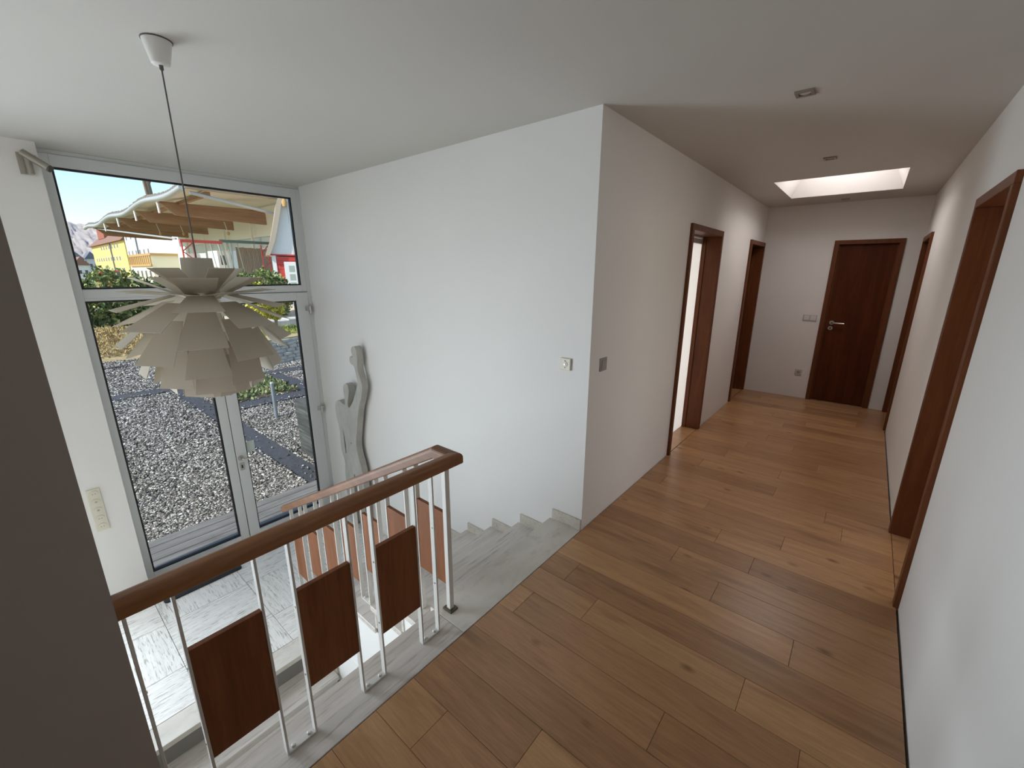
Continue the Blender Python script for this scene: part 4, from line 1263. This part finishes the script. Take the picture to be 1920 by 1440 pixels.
bx(-87.6, -74, 12, 15.2, -2.6, 3.8).build('wall', 'render_cream', ob)
bx(-87.9, -73.7, 11.9, 15.3, 3.7, 4.0).build('roof', 'ochre_timber', ob)
for k in range(12):
    xx = -87.4 + 1.2 * k
    bx(xx - 0.13, xx + 0.13, 11.85, 12.0, 2.3, 3.7).build('timber_post', 'ochre_timber', ob, origin=(xx, 12, 3))
bx(-87.7, -73.9, 11.8, 12.0, 2.3, 2.55).build('timber_rail', 'ochre_timber', ob)
windows(ob, np.linspace(-86, -75.5, 5), 0.6, 1.8, 12.0, 0.6)
specs = [(15.0, 18.2, -200, 5.2, 'roof_slate', 'white cottage with slate roof at the foot of the hill', 'house_white'), (19.4, 22.0, -205, 5.6, 'roof_slate', 'white cottage under a dark roof beside the yellow house', 'house_white'), (13.5, 16.5, -175, 3.2, 'roof_brown', 'small white cottage with brown roof above the hedge', 'house_white')]
for a, b, xx, h_, rm, lab, wm in specs:
    hs = empty('cottage', (xx, (a + b) / 2, -2.6), lab, 'house')
    bx(xx - 8, xx, a, b, -2.6, h_).build('wall', wm, hs)
    MB().prism([(a - 0.4, h_), (b + 0.4, h_), ((a + b) / 2, h_ + 2.4)], lambda p, q, d: (d, p, q), xx - 8.5, xx + 0.5).build('roof', rm, hs)
    for k in range(2):
        for z in ((0.6, 2.9) if h_ > 4 else (0.8,)):
            w_ = bx(xx, xx + 0.08, a + 0.6 + 1.3 * k, a + 1.2 + 1.3 * k, z, z + 1.0).build('window', 'window_dark', hs)
vn = empty('van', (-98, 10.2, -2.6), 'small red van parked below the yellow house', 'van')
MB().prism([(8.9, -2.2), (12.6, -2.2), (12.6, 1.2), (12.3, 1.75), (9.6, 1.75), (9.0, 0.6)], lambda a, b, d: (d, a, b), -100, -98).build('van_body', 'crane_red', vn)
bx(-98.02, -97.97, 9.8, 12.2, 0.7, 1.5).build('side_window', 'window_dark', vn)
for yy in (9.7, 11.8):
    MB().tube([(-98.2, yy, -2.2), (-97.95, yy, -2.2)], 0.4, 14).build('wheel', 'black_rubber', vn)

# wooded hill
hv, hf = [], []
NX, NY = 30, 360
for a in range(NX):
    for b in range(NY):
        xx = -330 - 220 * a / (NX - 1)
        yy = -160 + 420 * b / (NY - 1)
        ridge = 33 + 5 * math.sin(yy * 0.03 + 1) + 2.2 * math.sin(yy * 0.11)
        tt = a / (NX - 1)
        zz = -3 + (ridge + 3) * min(1, (tt * 1.9)) ** 0.8 + random.uniform(-0.9, 0.9) * (1 if a > 0 else 0)
        hv.append((xx + random.uniform(-1.5, 1.5), yy + random.uniform(-0.4, 0.4), zz))
for a in range(NX - 1):
    for b in range(NY - 1):
        hf.append((a * NY + b, a * NY + b + 1, (a + 1) * NY + b + 1, (a + 1) * NY + b))
struct(MB().add(hv, hf, True).build('hill', 'hazed_hill'), 'hazy wooded hill behind the village', 'hill')

# bare tree behind the hall
def bare_tree(name, base, h, lab, levels=4, r0=0.22, spread=0.55):
    root = empty(name, base, lab, 'tree')
    m = MB()
    mb2 = MB()
    def grow(p, d, L, r, lv):
        q = p + d * L
        midp = p + d * L * 0.5 + Vector((random.uniform(-1, 1), random.uniform(-1, 1), 0)) * L * 0.05
        (m if lv >= levels - 1 else mb2).tube([p, midp, q], [r, r * 0.85, r * 0.7], 6 if lv > 1 else 4, False)
        if lv == 0:
            return
        for _ in range(3 if lv > 1 else 4):
            nd = (d + Vector((random.uniform(-1, 1), random.uniform(-1, 1), random.uniform(-0.2, 0.7))) * spread).normalized()
            grow(p + d * L * random.uniform(0.55, 1.0), nd, L * random.uniform(0.55, 0.8), r * 0.55, lv - 1)
    grow(Vector(base), Vector((0, 0, 1)), h * 0.42, r0, levels)
    m.build('trunk', 'bark', root)
    mb2.build('branches', 'bark', root)
    return root
bare_tree('tree', (-125, 23.6, -2.6), 58, 'bare broad trunk of a tall tree rising behind the hall roof', 5, 0.75, 0.55)
bare_tree('tree', (-112, 33.0, -2.6), 42, 'bare tree with dense fine twigs behind the roof corner of the hall', 6, 0.5, 0.75)
